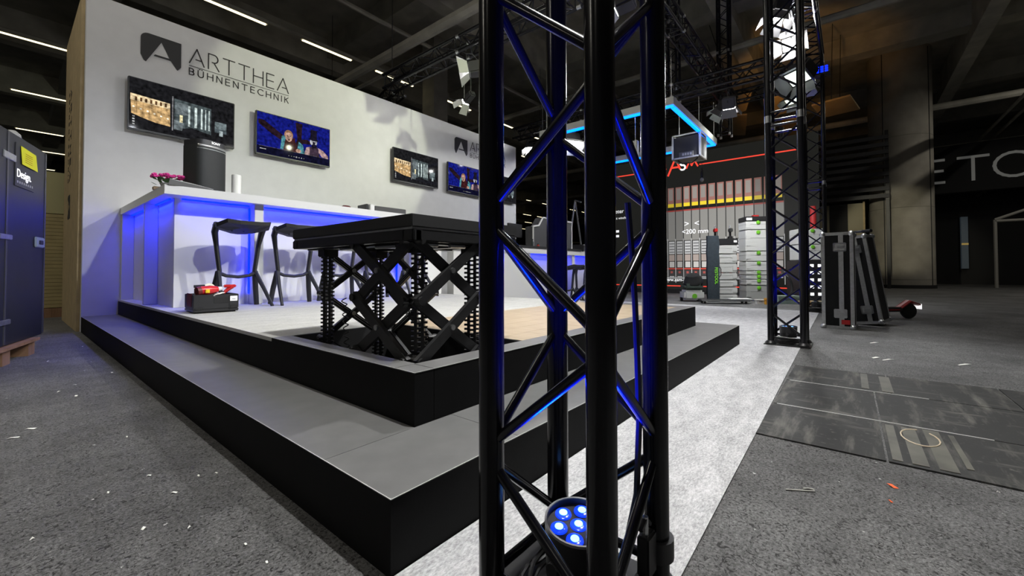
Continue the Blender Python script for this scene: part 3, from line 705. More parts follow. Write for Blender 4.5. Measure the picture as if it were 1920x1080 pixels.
# cable nest and clamp at tower feet
for (x, y, l) in ((4.435, .437, 'loose black cable coil lying in the truss foot beside the flight cases'), (.737, .437, 'loose black cable coil lying in the truss foot before the step corner'), (8.1, .42, 'loose black cable coil in the truss foot near the toolbox stacks')):
    pts = []
    for i in range(90):
        a = i*.33; r = .10+.012*math.sin(i*.9)
        pts.append((x+r*math.cos(a), y+r*math.sin(a), .02+.0004*i+.006*math.sin(i*1.7)))
    tag(MB().path(pts, .0045, 6).build('cable_coil', BLKP, None, True), l, 'cable')
tag(MB().path([(.790, .345, .80), (.795, .339, .70), (.797, .334, .60), (.800, .331, .48), (.803, .330, .36), (.80, .335, .22), (.785, .36, .08), (.77, .40, .04)], .006, 8).build('power_cable', BLKP, None, True), 'black power cable hanging inside the truss before the step corner', 'cable')
# clamp bracket on the tower foot
cp = thing('truss_clamp', 'black hook clamp with wing bolt on the truss before the step corner', 'clamp', (.737+CH, .437-CH, .10))
MB().lathe([(.034, -.02), (.034, .02)], 20).build('clamp_ring', BLKP, cp, True)
MB().cbox(-.075, -.03, -.012, .012, -.03, .05, .004).build('clamp_body', BLKP, cp)
MB().tube((-.06, 0, .05), (-.06, 0, .085), .006, 8).build('bolt', CHROME, cp, True)
MB().path([(-.085, 0, .07), (-.06, 0, .08), (-.04, 0, .062)], .006, 6).build('wing_nut', BLKP, cp)
# ================================================================== FLOODLIGHTS
def flood(loc, aim, label, e, ang, colr=(1, 1, 1), blend=.5, size=.11, lens=LAMPW, hang=.35, r=.05, name='floodlight'):
    T = thing(name, label, 'stage light', loc)
    d = (Vector(aim)-Vector(loc)).normalized(); q = d.to_track_quat('Z', 'Y')
    hd = MB().cbox(-size, size, -size*.8, size*.8, -.16, .06, .02).build('housing', BLKP, T); hd.rotation_mode = 'QUATERNION'; hd.rotation_quaternion = q
    MB().box(-size*.85, size*.85, -size*.65, size*.65, .0605, .066).build('lens', lens, hd)
    for k, (dx, dy) in enumerate(((1, 0), (-1, 0), (0, 1), (0, -1))):
        a, b = size*.98, size*.8
        if dx: pl = [(dx*a, -b, .06), (dx*a, b, .06), (dx*(a+.09), b*1.25, .2), (dx*(a+.09), -b*1.25, .2)]
        else: pl = [(-a, dy*b, .06), (a, dy*b, .06), (a*1.25, dy*(b+.09), .2), (-a*1.25, dy*(b+.09), .2)]
        o = MB().add(pl, [(0, 1, 2, 3)]).build('barn_door', mat('barn_door', (.25, .25, .25), .5), hd)
        m = o.modifiers.new('t', 'SOLIDIFY'); m.thickness = .003
    for s in (-1, 1): MB().path([(s*(size+.012), 0, 0), (s*(size+.012), 0, hang*.55), (0, 0, hang*.7), (0, 0, hang)], .008, 6).build('yoke', BLKM, T)
    spot('flood_beam', d*.075, d, e, ang, blend, colr, r, T)
    return T
# truss-hung lamps of the stand, with fill lamps added among them
flood((3.55, .75, 3.80), (2.0, 3.6, .3), 'floodlight hung on the truss between the step corner and flight case towers', 480, 74, (1, .99, .96), .6)
flood((1.7, .7, 3.80), (1.5, 5.6, .5), 'added fill floodlight on the truss above the front step', 320, 60, (.86, .91, 1), .6)  # fill lamp added out of view to brighten the left wall
flood((4.43, 4.39, 3.70), (2.55, 6.49, 3.15), 'floodlight with open barn doors on the truss facing the lettering wall', 16, 110, (1, 1, .9), .6)
flood((4.42, 2.0, 3.72), (3.55, 6.49, 2.9), 'warm profile spot on the truss above the stage end, aimed at the lettering', 330, 46, (.94, 1, .70), .16)
flood((4.62, 4.68, 3.38), (4.9, 6.49, 2.6), 'small bright lamp below the barn door floodlight', 32, 110, (1, 1, .97), .7, .06, hang=.7)
flood((7.33, .62, 4.02), (1.6, 1.2, .8), 'glaring floodlight seen through the truss beside the flight cases', 520, 110, (.97, .98, 1), .6, .13, hang=.05, r=.2)
flood((7.6, .56, 3.63), (5.2, 2.2, .0), 'white lit floodlight panel under the glaring lamp', 120, 110, (1, 1, 1), .7, .17, LAMPS, hang=.4)
flood((8.2, 2.9, 3.75), (6.6, 5, .6), 'floodlight hung above the floor standing bar', 260, 110, (1, 1, .98), .6)
flood((8.25, 4.15, 3.70), (6.9, 6.49, 3.1), 'floodlight hung before the second wall lettering', 60, 110, (1, 1, .95), .7, .09)
flood((11.6, 1.0, 4.66), (9.6, 1.7, .4), 'pale floodlight head under the truss before the print wall', 90, 100, (1, 1, .97), .6, .14, LAMPS, hang=.2)
flood((8.3, 6.2, 3.72), (6.5, 4.9, .9), 'dome lamp glowing above the floor standing bar end', 60, 100, (1, 1, .9), .6, .1)
flood((8.36, 5.05, 3.68), (7.6, 3.9, .6), 'bright bar lamp beyond the white wall end', 60, 100, (1, 1, 1), .6, .2)
flood((9.6, 2.1, 4.08), (9.2, 3.5, 2), 'greenish floodlight beside the hanging truss', 60, 100, (.9, 1, .9), .6, .12, LAMPS, hang=.3)
lp = thing('wash_light', 'small blue LED wash light at the top of the tower by the toolboxes', 'stage light', (8.02, .30, 3.75))
MB().cbox(-.10, .10, -.10, .10, -.06, .06, .01).build('housing', BLKP, lp)
for i in range(3):
    for j in range(3): MB().box(-.105, -.1, -.075+.055*i, -.04+.055*i, -.045+.035*j, -.022+.035*j).build('lens', LEDB, lp)
flood((2.7, .62, 3.80), (2.4, 1.1, 0), 'added floodlight pointing down at the carpet before the front step', 400, 105, (1, 1, .98), .6)  # added out of view to brighten the carpet and front step
flood((5.9, .62, 3.80), (5.4, 1.9, 0), 'added floodlight pointing down at the carpet beyond the stage end', 400, 100, (1, 1, .98), .6)  # added to brighten the carpet past the stage
flood((8.45, 1.7, 3.72), (10.2, 1.9, .7), 'added floodlight aimed at the toolbox stacks', 620, 100, (1, 1, .98), .6)  # added to brighten the dark tool stacks
flood((1.15, .62, 3.80), (.62, .55, 0), 'added floodlight pointing down beside the step corner tower', 520, 105, (1, .99, .95), .7)  # added out of view to brighten the floor around the tower foot
flood((8.47, .50, 3.80), (20.6, -1.3, 2.0), 'added narrow warm spot on the toolbox tower aimed at the concrete column', 1300, 17, (1, .93, .70), .5, .08)  # made-up spot, added only to light the column
# orange wash on far ceiling panels
OR = mat('ply_ceiling_panel', (.45, .33, .18), .7, noise=.1, nscale=2)
for i, (x, y, w, d, rz) in enumerate(((14.8, 2.9, 1.3, 1.0, .3), (15.6, 1.55, 1.4, 1.1, .1), (17.0, .3, 1.2, 1.0, -.2), (16.9, 3.1, 1.8, .5, .2), (18.6, 1.7, 2.0, .5, .1))):
    p = thing('acoustic_panel', 'angled wooden ceiling panel washed in orange light beyond the print wall', 'ceiling panel', (x, y, 5.95), rz, 'orange lit ceiling panels')
    MB().cbox(-w/2, w/2, -d/2, d/2, -.03, .03, .005).build('board', OR, p); p.rotation_euler = (.12*(i-2), .10, rz)
    for s in (-.4, .4): MB().tube((s*w, 0, .03), (s*w, 0, 2.70), .01, 6).build('hanger', BLKM, p)
ow = thing('orange_uplight', 'orange uplight standing on top of the print wall', 'stage light', (12.195, 1.3, 3.951))
MB().lathe([(.06, 0), (.075, .25)], 16).build('housing', BLKP, ow, True)
spot('orange_beam', (0, 0, .3), (.95, .02, .62), 190, 50, .6, (1, .50, .12), .2, ow)
# ================================================================== LED FRAME and winch box
fr = thing('light_frame', 'white rectangular hanging frame edged with blue light strips', 'light frame', (0, 0, 3.5))
WF = mat('white_profile', (.7, .7, .66), .4)
fx0, fx1, fy0, fy1 = 7.18, 10.15, 2.3, 5.1
for (x0, x1, y0, y1) in ((fx0, fx0+.1, fy0, fy1), (fx1-.1, fx1, fy0, fy1), (fx0+.1, fx1-.1, fy0, fy0+.1), (fx0+.1, fx1-.1, fy1-.1, fy1)):
    MB().box(x0, x1, y0, y1, -.0, .13).build('profile', WF, fr)
    MB().box(x0+.02, x1-.02, y0+.02, y1-.02, -.03, -.001).build('light_strip', LEDC, fr)
for (x, y) in ((fx0+.05, fy0+.05), (fx0+.05, fy1-.05), (fx1-.05, fy0+.05), (fx1-.05, fy1-.05)):
    MB().tube((x, y, .13), (x, y, .95), .006, 6).build('suspension_wire', CHROME, fr)
wb = thing('winch_box', 'silver edged black winch box hanging under the blue lit frame', 'winch', (9.1, 2.6, 2.98))
for (x, y) in ((-.2, -.27), (-.2, .27), (.2, -.27), (.2, .27)): MB().box(x-.02, x+.02, y-.02, y+.02, 0, .5).build('edge_profile', ALU, wb)
for z in (0, .48):
    for s in (-.27, .27): MB().box(-.2, .2, s-.02, s+.02, z, z+.03).build('edge_profile', ALU, wb)
    for s in (-.2, .2): MB().box(s-.02, s+.02, -.27, .27, z, z+.03).build('edge_profile', ALU, wb)
MB().box(-.19, .19, -.26, .26, .0, .46).build('body', BLKP, wb)
MB().box(-.225, -.2, -.14, .14, .03, .13).build('name_plate', mat('plate_grey', (.12, .12, .13), .5), wb)
for k in range(4): MB().box(-.228, -.2252, .075-.05*k-.035, .075-.05*k, .055, .105).build('plate_mark', ALU, wb)
MB().path([(-.1, -.2, -.001), (-.1, -.08, -.09), (-.1, .12, -.07), (-.1, .2, -.001)], .012, 6).build('cable_loop', BLKP, wb, True)
for s in (-.2, .2): MB().tube((0, s, .5), (0, s, 1.35), .006, 6).build('hanger', CHROME, wb)
hk = thing('load_hook', 'grey pear shaped load hook hanging on a wire before the print wall', 'hook', (11.49, 2.97, 2.97))
MB().ball((0, 0, .05), .05, 1, 1, 1.1).build('weight', mat('hook_grey', (.4, .4, .4), .5), hk, True)
MB().lathe([(.02, .09), (.035, .2), (.02, .32), (.008, .36)], 12).build('swivel', BLKM, hk, True)
MB().tube((0, 0, .36), (0, 0, 1.90), .006, 6).build('wire', BLKM, hk)
ch = thing('chain_hoist', 'slim grey chain hoist hanging from the blue lit frame', 'hoist', (7.23, 3.0, 2.515))
MB().cbox(-.05, .05, -.05, .05, .1, .5, .01).build('motor', ALU, ch); MB().tube((0, 0, .5), (0, 0, .955), .006, 6).build('chain', CHROME, ch)
MB().lathe([(.02, -.1), (.03, .0), (.02, .1)], 10).build('hook', CHROME, ch, True)
# ================================================================== PRINT WALL
pw = thing('display_wall', 'tall black illuminated display wall showing a row of red and yellow winches', 'display wall', (12.12, 0, 0))
MB().box(0, .15, .55, 6.1, .12, 3.95).build('panel', mat('display_black', (.008, .008, .008), .6, emit=(.012, .012, .010), es=1, spec=.2), pw)
MB().box(-.03, .16, .5, 6.15, 0, .12).build('plinth', BLKMAT, pw)
RED = mat('red_line_print', (.4, .03, .02), .5, emit=(1, .07, .04), es=1.0)
for (y0, y1) in ((.98, 3.20), (4.10, 6.08)): MB().box(-.006, -.0005, y0, y1, 3.57, 3.60).build('red_line', RED, pw)
MB().box(-.006, -.0005, .7, 6.08, .20, .225).build('red_line', RED, pw)
MB().box(-.025, -.0005, .6, 6.08, .06, .10).build('base_light', mat('warm_base_light', (1, 1, 1), .4, emit=(1, .82, .45), es=2.2), pw)
WP = mat('white_print', (.8, .8, .8), .5, emit=(1, 1, 1), es=.9)
def lp3(y, z): return lambda a, b, d: (-.002-d, y-a, z+b)
mb = MB(); strokes(mb, [[(0, -.16), (.21, .32), (.33, .0)], [(.10, .05), (.31, .05)]], .05, lp3(4.05, 3.55), .004); mb.build('logo_letter', RED, pw)
mb = MB(); strokes(mb, [[(x*.26, y*.26) for x, y in pl] for pl in LET['S'][1]], .04, lp3(3.71, 3.50), .004); mb.build('logo_letter', WP, pw)
mb = MB(); strokes(mb, [[(0, 0), (.09, .2), (.14, .06), (.21, .2), (.30, .02)]], .04, lp3(3.54, 3.53), .004); mb.build('logo_letter', RED, pw)
def prt(m, y0, y1, z0, z1, d=.004, name='winch_print'): return MB().box(-.002-d, -.0005, y0, y1, z0, z1).build(name, m, pw)
pc = lambda n, c_, s=.55: mat('print_'+n, (.03, .03, .03), .5, emit=c_, es=s)
for i in range(14):
    y = 4.28-.218*i; fade = 1 if 2 < i < 11 else .55
    k = '' if fade == 1 else '_dim'
    g = .8*fade
    prt(pc('redtop'+k, (.45, .20, .16), g), y-.165, y, 2.55, 3.02)
    prt(pc('greytop'+k, (.40, .36, .32), g), y-.14, y-.025, 2.66, 2.98, .006)
    prt(pc('yellow'+k, (.95, .72, .03), g*1.2), y-.165, y, 2.46, 2.56, .006)
    prt(pc('redbar'+k, (.50, .06, .04), g), y-.205, y+.005, 2.33, 2.37, .006)
    prt(pc('grey'+k, (.36, .35, .32), g), y-.195, y, 1.50, 2.33)
    prt(pc('drum'+k, (.72, .72, .72), g), y-.175, y-.02, 1.12, 1.48)
    for q in range(4): prt(pc('drumline', (.16, .16, .16), .5), y-.17, y-.03, 1.16+.08*q, 1.185+.08*q, .006)
    prt(pc('lower'+k, (.55, .45, .40), g), y-.17, y-.02, .92, 1.10)
    prt(pc('block'+k, (.75, .72, .68), g), y-.165, y-.03, .74, .90)
    prt(pc('redlow'+k, (.75, .08, .05), g), y-.19, y, .68, .72, .006)
    prt(pc('foot'+k, (.05, .045, .045), g), y-.19, y, .46, .66); prt(pc('footred'+k, (.55, .10, .08), g), y-.12, y-.06, .57, .63, .006); prt(pc('footwhite', (.8, .8, .8), .6), y-.16, y-.03, .465, .485, .006)
    prt(pc('rod'+k, (.85, .85, .85), g), y-.208, y-.194, .30, 1.55, .008)
    prt(pc('cable', (.06, .06, .06), .5), y-.205, y-.196, 1.55, 2.5, .008)
prt(pc('floorline', (.6, .6, .6), .6), 1.4, 4.3, .42, .45, .008)
for (txt, size, y, z) in (('<200 mm', .18, 3.68, 1.68), ('>  <', .24, 3.62, 1.88), ('www.asm-', .13, 4.20, .345), ('eter', .17, 5.70, 2.44), ('st winch', .105, 5.70, 2.25)):
    fonttext('print_lettering', txt, size, WP, pw, (-.012, y, z), (math.pi/2, 0, -math.pi/2))
for z in (1.84, 1.69): MB().box(-.006, -.0005, 5.58, 5.69, z, z+.07).build('print_mark', WP, pw)
# ================================================================== TOOL STACKS before the print wall
SYS = mat('systainer_grey', (.60, .61, .60), .5); SYSD = mat('systainer_grey_dark', (.36, .37, .36), .5)
GRN = mat('latch_green', (.16, .50, .03), .45)
FACE = math.radians(180+25)
def local_frame(name, label, cat, x, y, rz, group=None, z=.0005): return thing(name, label, cat, (x, y, z), rz, group)
def systainer(x, y, z, w, d, h, rz, label, latch=True, dark=False):
    T = local_frame('toolbox', label, 'toolbox', x, y, rz, 'grey stacking toolboxes', z)
    m = SYSD if dark else SYS
    b = MB().cbox(-w/2, w/2, -d/2, d/2, .006, h-.004, .012).build('body', m, T)
    for s in (-1, 1):
        for q in (-1, 1): MB().box(s*w*.36-.03, s*w*.36+.03, q*d*.3-.03, q*d*.3+.03, 0, .006).build('foot', m, T)
        MB().cbox(s*w*.40-.045, s*w*.40+.045, -d/2-.008, -d/2+.01, h*.25, h*.8, .004).build('corner_rib', m, T)
    MB().box(-w*.5-.002, w*.5+.002, -d/2-.003, d/2, h*.62, h*.62+.006).build('lid_seam', SYSD, T)
    if latch: MB().lathe([(.038, 0), (.04, .012), (.03, .016)], 16).build('latch', GRN, T, True)
    for o in T.children:
        if o.name.startswith('latch'): o.rotation_euler = (math.pi/2, 0, 0); o.location = (0, -d/2-.001, h-.03 if h < .3 else h-.05)
    return T
RZ = -math.radians(58)
def stk(x, y, items, w, d, rz, who):
    z = .0005
    names = ['bottom', 'second from bottom', 'third from bottom', 'fourth from bottom', 'fifth from bottom', 'sixth from bottom', 'seventh from bottom', 'eighth from bottom']
    for i, (h, latch, dark) in enumerate(items):
        systainer(x, y, z, w, d, h, rz, 'grey stacking toolbox, %s of the %s' % ('topmost' if i == len(items)-1 else names[i], who), latch, dark); z += h
    return z
zt = stk(10.35, 1.62, [(.33, True, True), (.13, True, False), (.09, True, False), (.09, True, False), (.20, True, False), (.22, True, False), (.46, True, False), (.19, True, False)], .50, .38, RZ, 'tall stack')
bxm = thing('tool_case', 'flat black case with white tag on the tall toolbox stack', 'case', (10.35, 1.62, zt), RZ)
MB().cbox(-.25, .25, -.19, .19, 0, .10, .008).build('body', BLKP, bxm); MB().box(-.23, -.12, -.194, -.19, .02, .07).build('tag', WP, bxm); MB().box(-.05, .06, -.1, .0, .10, .14).build('handle', mat('red_handle', (.5, .02, .02), .5), bxm)
zt2 = stk(9.85, 2.15, [(.15, False, False)]*4+[(.2, False, False)]*3, .46, .36, RZ, 'latchless stack behind the long bag')
b2 = thing('tool_case', 'low black case on the drawer stack behind the long bag', 'case', (9.85, 2.15, zt2), RZ)
MB().cbox(-.26, .26, -.18, .18, 0, .13, .008).build('body', BLKP, b2)
for s in (-.2, .2): MB().box(s-.03, s+.03, -.184, -.18, .05, .09).build('tag', WP, b2)
for (dx, dy, lab, cc) in ((-.08, .12, 'black and red battery drill standing on the low black case', (.45, .02, .02)), (.09, -.14, 'black battery drill standing on the low black case', (.05, .05, .05))):
    d = thing('battery_drill', lab, 'power tool', (9.85+dx, 2.15+dy, zt2+.131), RZ)
    MB().cbox(-.04, .04, -.05, .05, 0, .06, .008).build('battery', BLKP, d); MB().tube((0, 0, .06), (0, 0, .16), .022, 10).build('grip', BLKP, d, True)
    MB().cbox(-.03, .03, -.09, .05, .15, .23, .012).build('motor', mat('drill_%d' % int(cc[0]*100), cc, .4), d); MB().lathe([(.022, .23), (.016, .27), (.007, .30)], 12).build('chuck', CHROME, d, True)
bag = thing('rail_bag', 'long slate blue tool rail bag standing upright with green lettering', 'bag', (9.42, 2.24, .0005), RZ)
bm = bmesh.new(); bmesh.ops.create_cube(bm, size=1); bmesh.ops.subdivide_edges(bm, edges=bm.edges[:], cuts=7, use_grid_fill=True)
for v in bm.verts:
    x, y, z = v.co; v.co = Vector((x*.24*(1-.06*abs(2*z)**3)+.006*math.sin(z*21), y*.11*(1-.3*(2*x)**2)+.006*math.sin(z*17+x*9), (z+.5)*1.38))
MB().bm(bm).build('sleeve', mat('slate_fabric', (.035, .05, .065), .85, noise=.15, nscale=20), bag, True)
me = fonttext('lettering', 'FESTOOL', .085, mat('lime_print', (.2, .7, .02), .5, emit=(.25, .8, .03), es=.35), bag, (.02, -.062, .72), (math.pi/2, -math.pi/2, 0)); me.rotation_euler = (math.pi/2, math.pi/2, 0)
MB().path([(.115, -.02, .75), (.15, -.03, .68), (.15, -.03, .56), (.115, -.02, .5)], .008, 6).build('carry_strap', BLKMAT, bag, True)
vc = thing('vacuum_cleaner', 'grey and black workshop vacuum with green badge in front of the print wall', 'vacuum cleaner', (9.25, 2.62, .0005), RZ)
MB().cbox(-.2, .2, -.2, .2, .04, .24, .04).build('tank', SYS, vc); MB().cbox(-.19, .19, -.19, .19, .24, .38, .05).build('head', mat('vac_dark', (.05, .07, .06), .5), vc)
MB().lathe([(.05, 0), (.05, .006)], 16).build('badge', GRN, vc).location = (0, -.20, .12)
for o in vc.children:
    if o.name.startswith('badge'): o.rotation_euler = (math.pi/2, 0, 0)
for s in (-1, 1): MB().lathe([(.06, -.02), (.06, .02)], 16, (0, 0, 0)).build('wheel', BLKP, vc).location = (s*.17, .15, .06)
for o in vc.children:
    if o.name.startswith('wheel'): o.rotation_euler = (0, math.pi/2, 0)
bm = bmesh.new(); bmesh.ops.create_uvsphere(bm, u_segments=16, v_segments=10, radius=.19)
for v in bm.verts: v.co = Vector((v.co.x*1.1+.02*math.sin(v.co.z*40), v.co.y, max(v.co.z, -.12)*1.0+.012*math.sin(v.co.x*50)))
j = MB().bm(bm).build('jacket', mat('black_cloth', (.012, .012, .013), .95), None, True); j.location = (9.30, 2.60, .41); tag(j, 'black jacket thrown over the workshop vacuum', 'jacket')
tr = thing('flat_trolley', 'low black transport dolly with grey rail before the long bag', 'trolley', (9.0, 1.95, .0005), RZ)
MB().cbox(-.45, .45, -.13, .13, .05, .08, .005).build('deck', BLKP, tr); MB().box(-.45, .45, -.136, -.13, .055, .075).build('rail', ALU, tr)
for s in (-.38, .38):
    for q in (-.09, .09): MB().ball((s, q, .025), .025).build('caster', BLKP, tr, True)
ps = MB().cbox(-.2, .2, -.1, .1, 0, .012, .002).build('white_sheet', mat('white_board', (.8, .8, .8), .6)); ps.location = (9.25, 1.72, .081); ps.rotation_euler = (0, 0, RZ); tag(ps, 'white board offcut lying on the low dolly', 'board')
for (nm, x, y, w, d, h, cc, lab) in (('parts_box', 9.3, 1.38, .14, .1, .09, (.75, .75, .72), 'small white open box on the floor beside the tall toolbox stack'),
        ('screw_box', 9.25, 1.22, .12, .1, .12, (.75, .35, .02), 'small orange box on the floor beside the tall toolbox stack'),
        ('saw_case', 9.7, .98, .4, .25, .16, (.25, .33, .28), 'grey green power saw case on the floor behind the truss'),
        ('timber_offcut', 9.55, .55, .45, .12, .08, (.60, .42, .2), 'short timber offcut on the floor behind the truss')):
    T = thing(nm, lab, nm.replace('_', ' '), (x, y, .0005), RZ); m = mat(nm+'_m', cc, .6)
    MB().cbox(-w/2, w/2, -d/2, d/2, 0, h*.7, .006).build('body', m, T); MB().cbox(-w/2-.004, w/2+.004, -d/2-.004, d/2+.004, h*.7, h, .004).build('lid', m, T)
    MB().path([(-w*.2, -d/2-.005, h*.5), (0, -d/2-.03, h*.55), (w*.2, -d/2-.005, h*.5)], .006, 6).build('handle', BLKP, T)
hs = thing('vacuum_hose', 'black suction hose leaning in a loop against the tall toolbox stack', 'hose', (10.3, 1.1, 0))
MB().path([(.0+.02*math.sin(i), .16*math.cos(i*.22), .30+.27*math.sin(i*.22)) for i in range(26)], .022, 8).build('tube', BLKP, hs, True)
# dark rack and case behind the towers
rk = thing('equipment_rack', 'black rack with white square tags behind the toolbox truss tower', 'rack', (11.0, .72, .0005), RZ)
MB().cbox(-.3, .3, -.25, .25, 0, .86, .008).build('body', BLKP, rk)
for i in range(5):
    for s in (-.05, .1): MB().box(s-.035, s+.035, -.256, -.25, .12+.15*i, .18+.15*i).build('tag', WP, rk)
systainer(11.0, .72, .861, .52, .4, .34, RZ, 'pale grey stacking toolbox on the black rack, lower one', True)
systainer(11.0, .72, 1.201, .52, .4, .34, RZ, 'pale grey stacking toolbox on the black rack, upper one', True)
rb = MB().tube((11.5, .62, 0.0005), (11.55, .64, 2.1), .06, 12).build('red_pole', mat('red_wrap', (.5, .03, .03), .5), None, True); tag(rb, 'red wrapped pole behind the black rack', 'pole')
# ================================================================== FLIGHT CASES
def fcase(loc, rz, lean, label, w=.29, d=.34, h=1.085, tag_red=False):
    T = thing('flight_case', label, 'flight case', loc, rz, None, (lean, 0, rz))
    PL = mat('black_phenolic_ply', (.008, .008, .009), .55, noise=.1, nscale=20, spec=.2)
    MB().box(-w/2+.004, w/2-.004, -d/2+.004, d/2-.004, .004, h-.004).build('panel', PL, T)
    e = .034
    for sx in (-1, 1):
        for sy in (-1, 1):
            x0, x1 = sorted((sx*w/2, sx*(w/2-e))); y0, y1 = sorted((sy*d/2, sy*(d/2-e)))
            MB().box(x0, x1, y0, y1, e, h-e).build('edge_profile', ALU, T)
    for z0_ in (0, h-e):
        for s in (-1, 1):
            y0, y1 = sorted((s*d/2, s*(d/2-e))); MB().box(-w/2+e, w/2-e, y0, y1, z0_, z0_+e).build('edge_profile', ALU, T)
            x0, x1 = sorted((s*w/2, s*(w/2-e))); MB().box(x0, x1, -d/2+e, d/2-e, z0_, z0_+e).build('edge_profile', ALU, T)
    for sx in (-1, 1):
        for sy in (-1, 1):
            for zz in (.02, h-.02): MB().ball((sx*(w/2-.016), sy*(d/2-.016), zz), .033, u=10, v=8).build('ball_corner', CHROME, T, True)
    MB().box(.012, .056, -d/2-.003, -d/2+.01, e, h-e).build('centre_profile', ALU, T)
    for zz in (h*.16, h*.845):
        L = MB().cbox(-.035, .083, -d/2-.010, -d/2+.005, zz-.05, zz+.05, .006).build('latch_dish', CHROME, T)
        MB().cbox(-.018, .066, -d/2-.0115, -d/2-.0102, zz-.034, zz+.034, .0004).build('recess', ALU, L)
        MB().cbox(.004, .064, -d/2-.022, -d/2-.0117, zz-.011, zz+.016, .003).build('butterfly', CHROME, L)
    if tag_red: MB().box(.03, .105, -d/2-.006, -d/2-.0035, .055, .105).build('red_sticker', mat('red_sticker', (.5, .02, .02), .5), T)
    return T
fcase((6.09, .107, .0005), -math.pi/2-.05, 0, 'upright black flight case with silver edges and red sticker', tag_red=True)
f2 = fcase((6.62, -.16, .0105), -math.pi/2-.25, 0, 'leaning black flight case behind the one with red sticker', h=1.06)
f2.rotation_euler = Matrix.Rotation(math.radians(-7), 3, 'X').to_4x4().to_euler()
f2.matrix_world = Matrix.Translation((6.66, -.19, .022)) @ Matrix.Rotation(math.radians(-8.0), 4, 'X') @ Matrix.Rotation(-math.pi/2-.25, 4, 'Z')
# ================================================================== KICK SCOOTER
ks = thing('kick_scooter', 'dark kick scooter with red details parked behind the flight cases', 'scooter', (7.45, -.27, .0005), math.radians(133))
WHL = MB().lathe([(.05, -.03), (.095, -.028), (.105, -.012), (.105, .012), (.095, .028), (.05, .03)], 20)
def wheel(par, x, z=.105):
    o = WHL.build('wheel', mat('tyre', (.012, .012, .012), .8), par, True); o.location = (x, 0, z); o.rotation_euler = (math.pi/2, 0, 0)
wheel(ks, -.45); wheel(ks, .47)
MB().cbox(-.30, .34, -.08, .08, .10, .16, .015).build('deck', BLKP, ks)
MB().path([(-.30, 0, .14), (-.45, 0, .235), (-.58, 0, .19)], .035, 8, sq=(1.6, .5)).build('rear_mudguard', mat('scooter_red', (.35, .02, .02), .4), ks)
MB().box(-.595, -.585, -.05, .05, .13, .2).build('number_plate', WP, ks)
MB().cbox(-.25, .3, -.085, .085, .12, .135, .004).build('red_strip', mat('scooter_red', (.35, .02, .02), .4), ks)
MB().path([(.34, 0, .14), (.42, 0, .25), (.34, 0, 1.15)], .024, 10).build('stem', BLKP, ks, True)
MB().tube((.34, -.27, 1.165), (.34, .27, 1.165), .016, 10).build('handlebar', BLKP, ks, True)
for s in (-1, 1): MB().tube((.34, s*.16, 1.165), (.34, s*.28, 1.165), .021, 10).build('grip', BLKMAT, ks, True)
# ================================================================== THINGS ON THE BAR
sp = thing('speaker_tower', 'tall black portable party speaker standing on the white bar corner', 'speaker', (1.185, 4.655, BZ1+.0005), .35)
def rr(w, d, bulge, n=12):
    pts = [(w/2, d/2), (-w/2, d/2)]
    for i in range(n+1):
        a = math.pi+math.pi*i/n; pts.append((w/2*math.cos(a), -d/2+.06+bulge*math.sin(a)))
    return pts
MB().extr(rr(.27, .22, .065), .012, .425).build('cabinet', mat('speaker_cloth', (.016, .018, .018), .6, noise=.2, nscale=300), sp, True)
MB().extr([(x*.985, y*.985) for x, y in rr(.27, .22, .065)], .425, .475).build('top_cap', BLKP, sp, True)
MB().extr([(x*.9, y*.9) for x, y in rr(.27, .22, .065)], 0, .012).build('foot', BLKMAT, sp)
def front_arc(z0_, z1_, m, nm, k=1.01, a0=.22, a1=.78):
    mb = MB(); n = 14; o = []
    for i in range(n+1):
        a = math.pi+math.pi*lerp(a0, a1, i/n)
        for z in (z0_, z1_): o.append((.135*k*math.cos(a), -.11+.06+.066*k*math.sin(a), z))
    mb.add(o, [(2*i, 2*i+2, 2*i+3, 2*i+1) for i in range(n)]); ob = mb.build(nm, m, sp, True)
    md = ob.modifiers.new('t', 'SOLIDIFY'); md.thickness = .003
front_arc(.408, .428, ALU, 'carry_slot', 1.012, .1, .85); front_arc(.388, .394, ALU, 'light_ring', 1.012, .08, .87)
fonttext('lettering', 'SONY', .03, WP, sp, (-.04, -.1185, .443), (math.pi/2, 0, 0), .001)
MB().cbox(.134, .15, -.04, .1, .02, .44, .005).build('side_panel', BLKP, sp)
fp = thing('flower_pot', 'pink flowers with green leaves in a low grey tray on the bar corner', 'flowers', (.935, 4.75, BZ1+.0005))
MB().lathe([(.055, 0), (.07, .055), (.075, .06)], 16).build('pot', mat('pot_grey', (.35, .36, .35), .6), fp, True)
lv = MB(); pk = MB()
for i in range(40):
    a = random.uniform(0, 6.28); r = .11*math.sqrt(random.random()); z = random.uniform(.05, .10)
    c_ = Vector((r*math.cos(a)*1.15, r*math.sin(a), z)); u = Vector((math.cos(a), math.sin(a), .5)).normalized()*.028; w = Vector((-math.sin(a), math.cos(a), .2))*.016
    lv.add([c_-u, c_+w, c_+u, c_-w], [(0, 1, 2, 3)])
lv.build('foliage', mat('leaf_green', (.05, .12, .03), .6), fp)
for i in range(46):
    a = random.uniform(0, 6.28); r = .115*math.sqrt(random.random())
    pk.ball((r*math.cos(a)*1.2, r*math.sin(a), .115+.035*(1-r/.115)+random.uniform(-.012, .012)), random.uniform(.012, .02), 1, 1, .7, 7, 5)
pk.build('blossoms', mat('pink_petal', (.75, .03, .30), .6), fp)
ty = thing('drip_tray', 'slanted grey metal tray lying on the bar corner before the flowers', 'tray', (1.02, 4.485, BZ1+.0005), .12)
MB().extr([(-.17, -.06), (.20, -.05), (.20, .06), (-.17, .08)], .0, .006).build('plate', mat('tray_steel', (.12, .12, .12), .35, .8), ty)
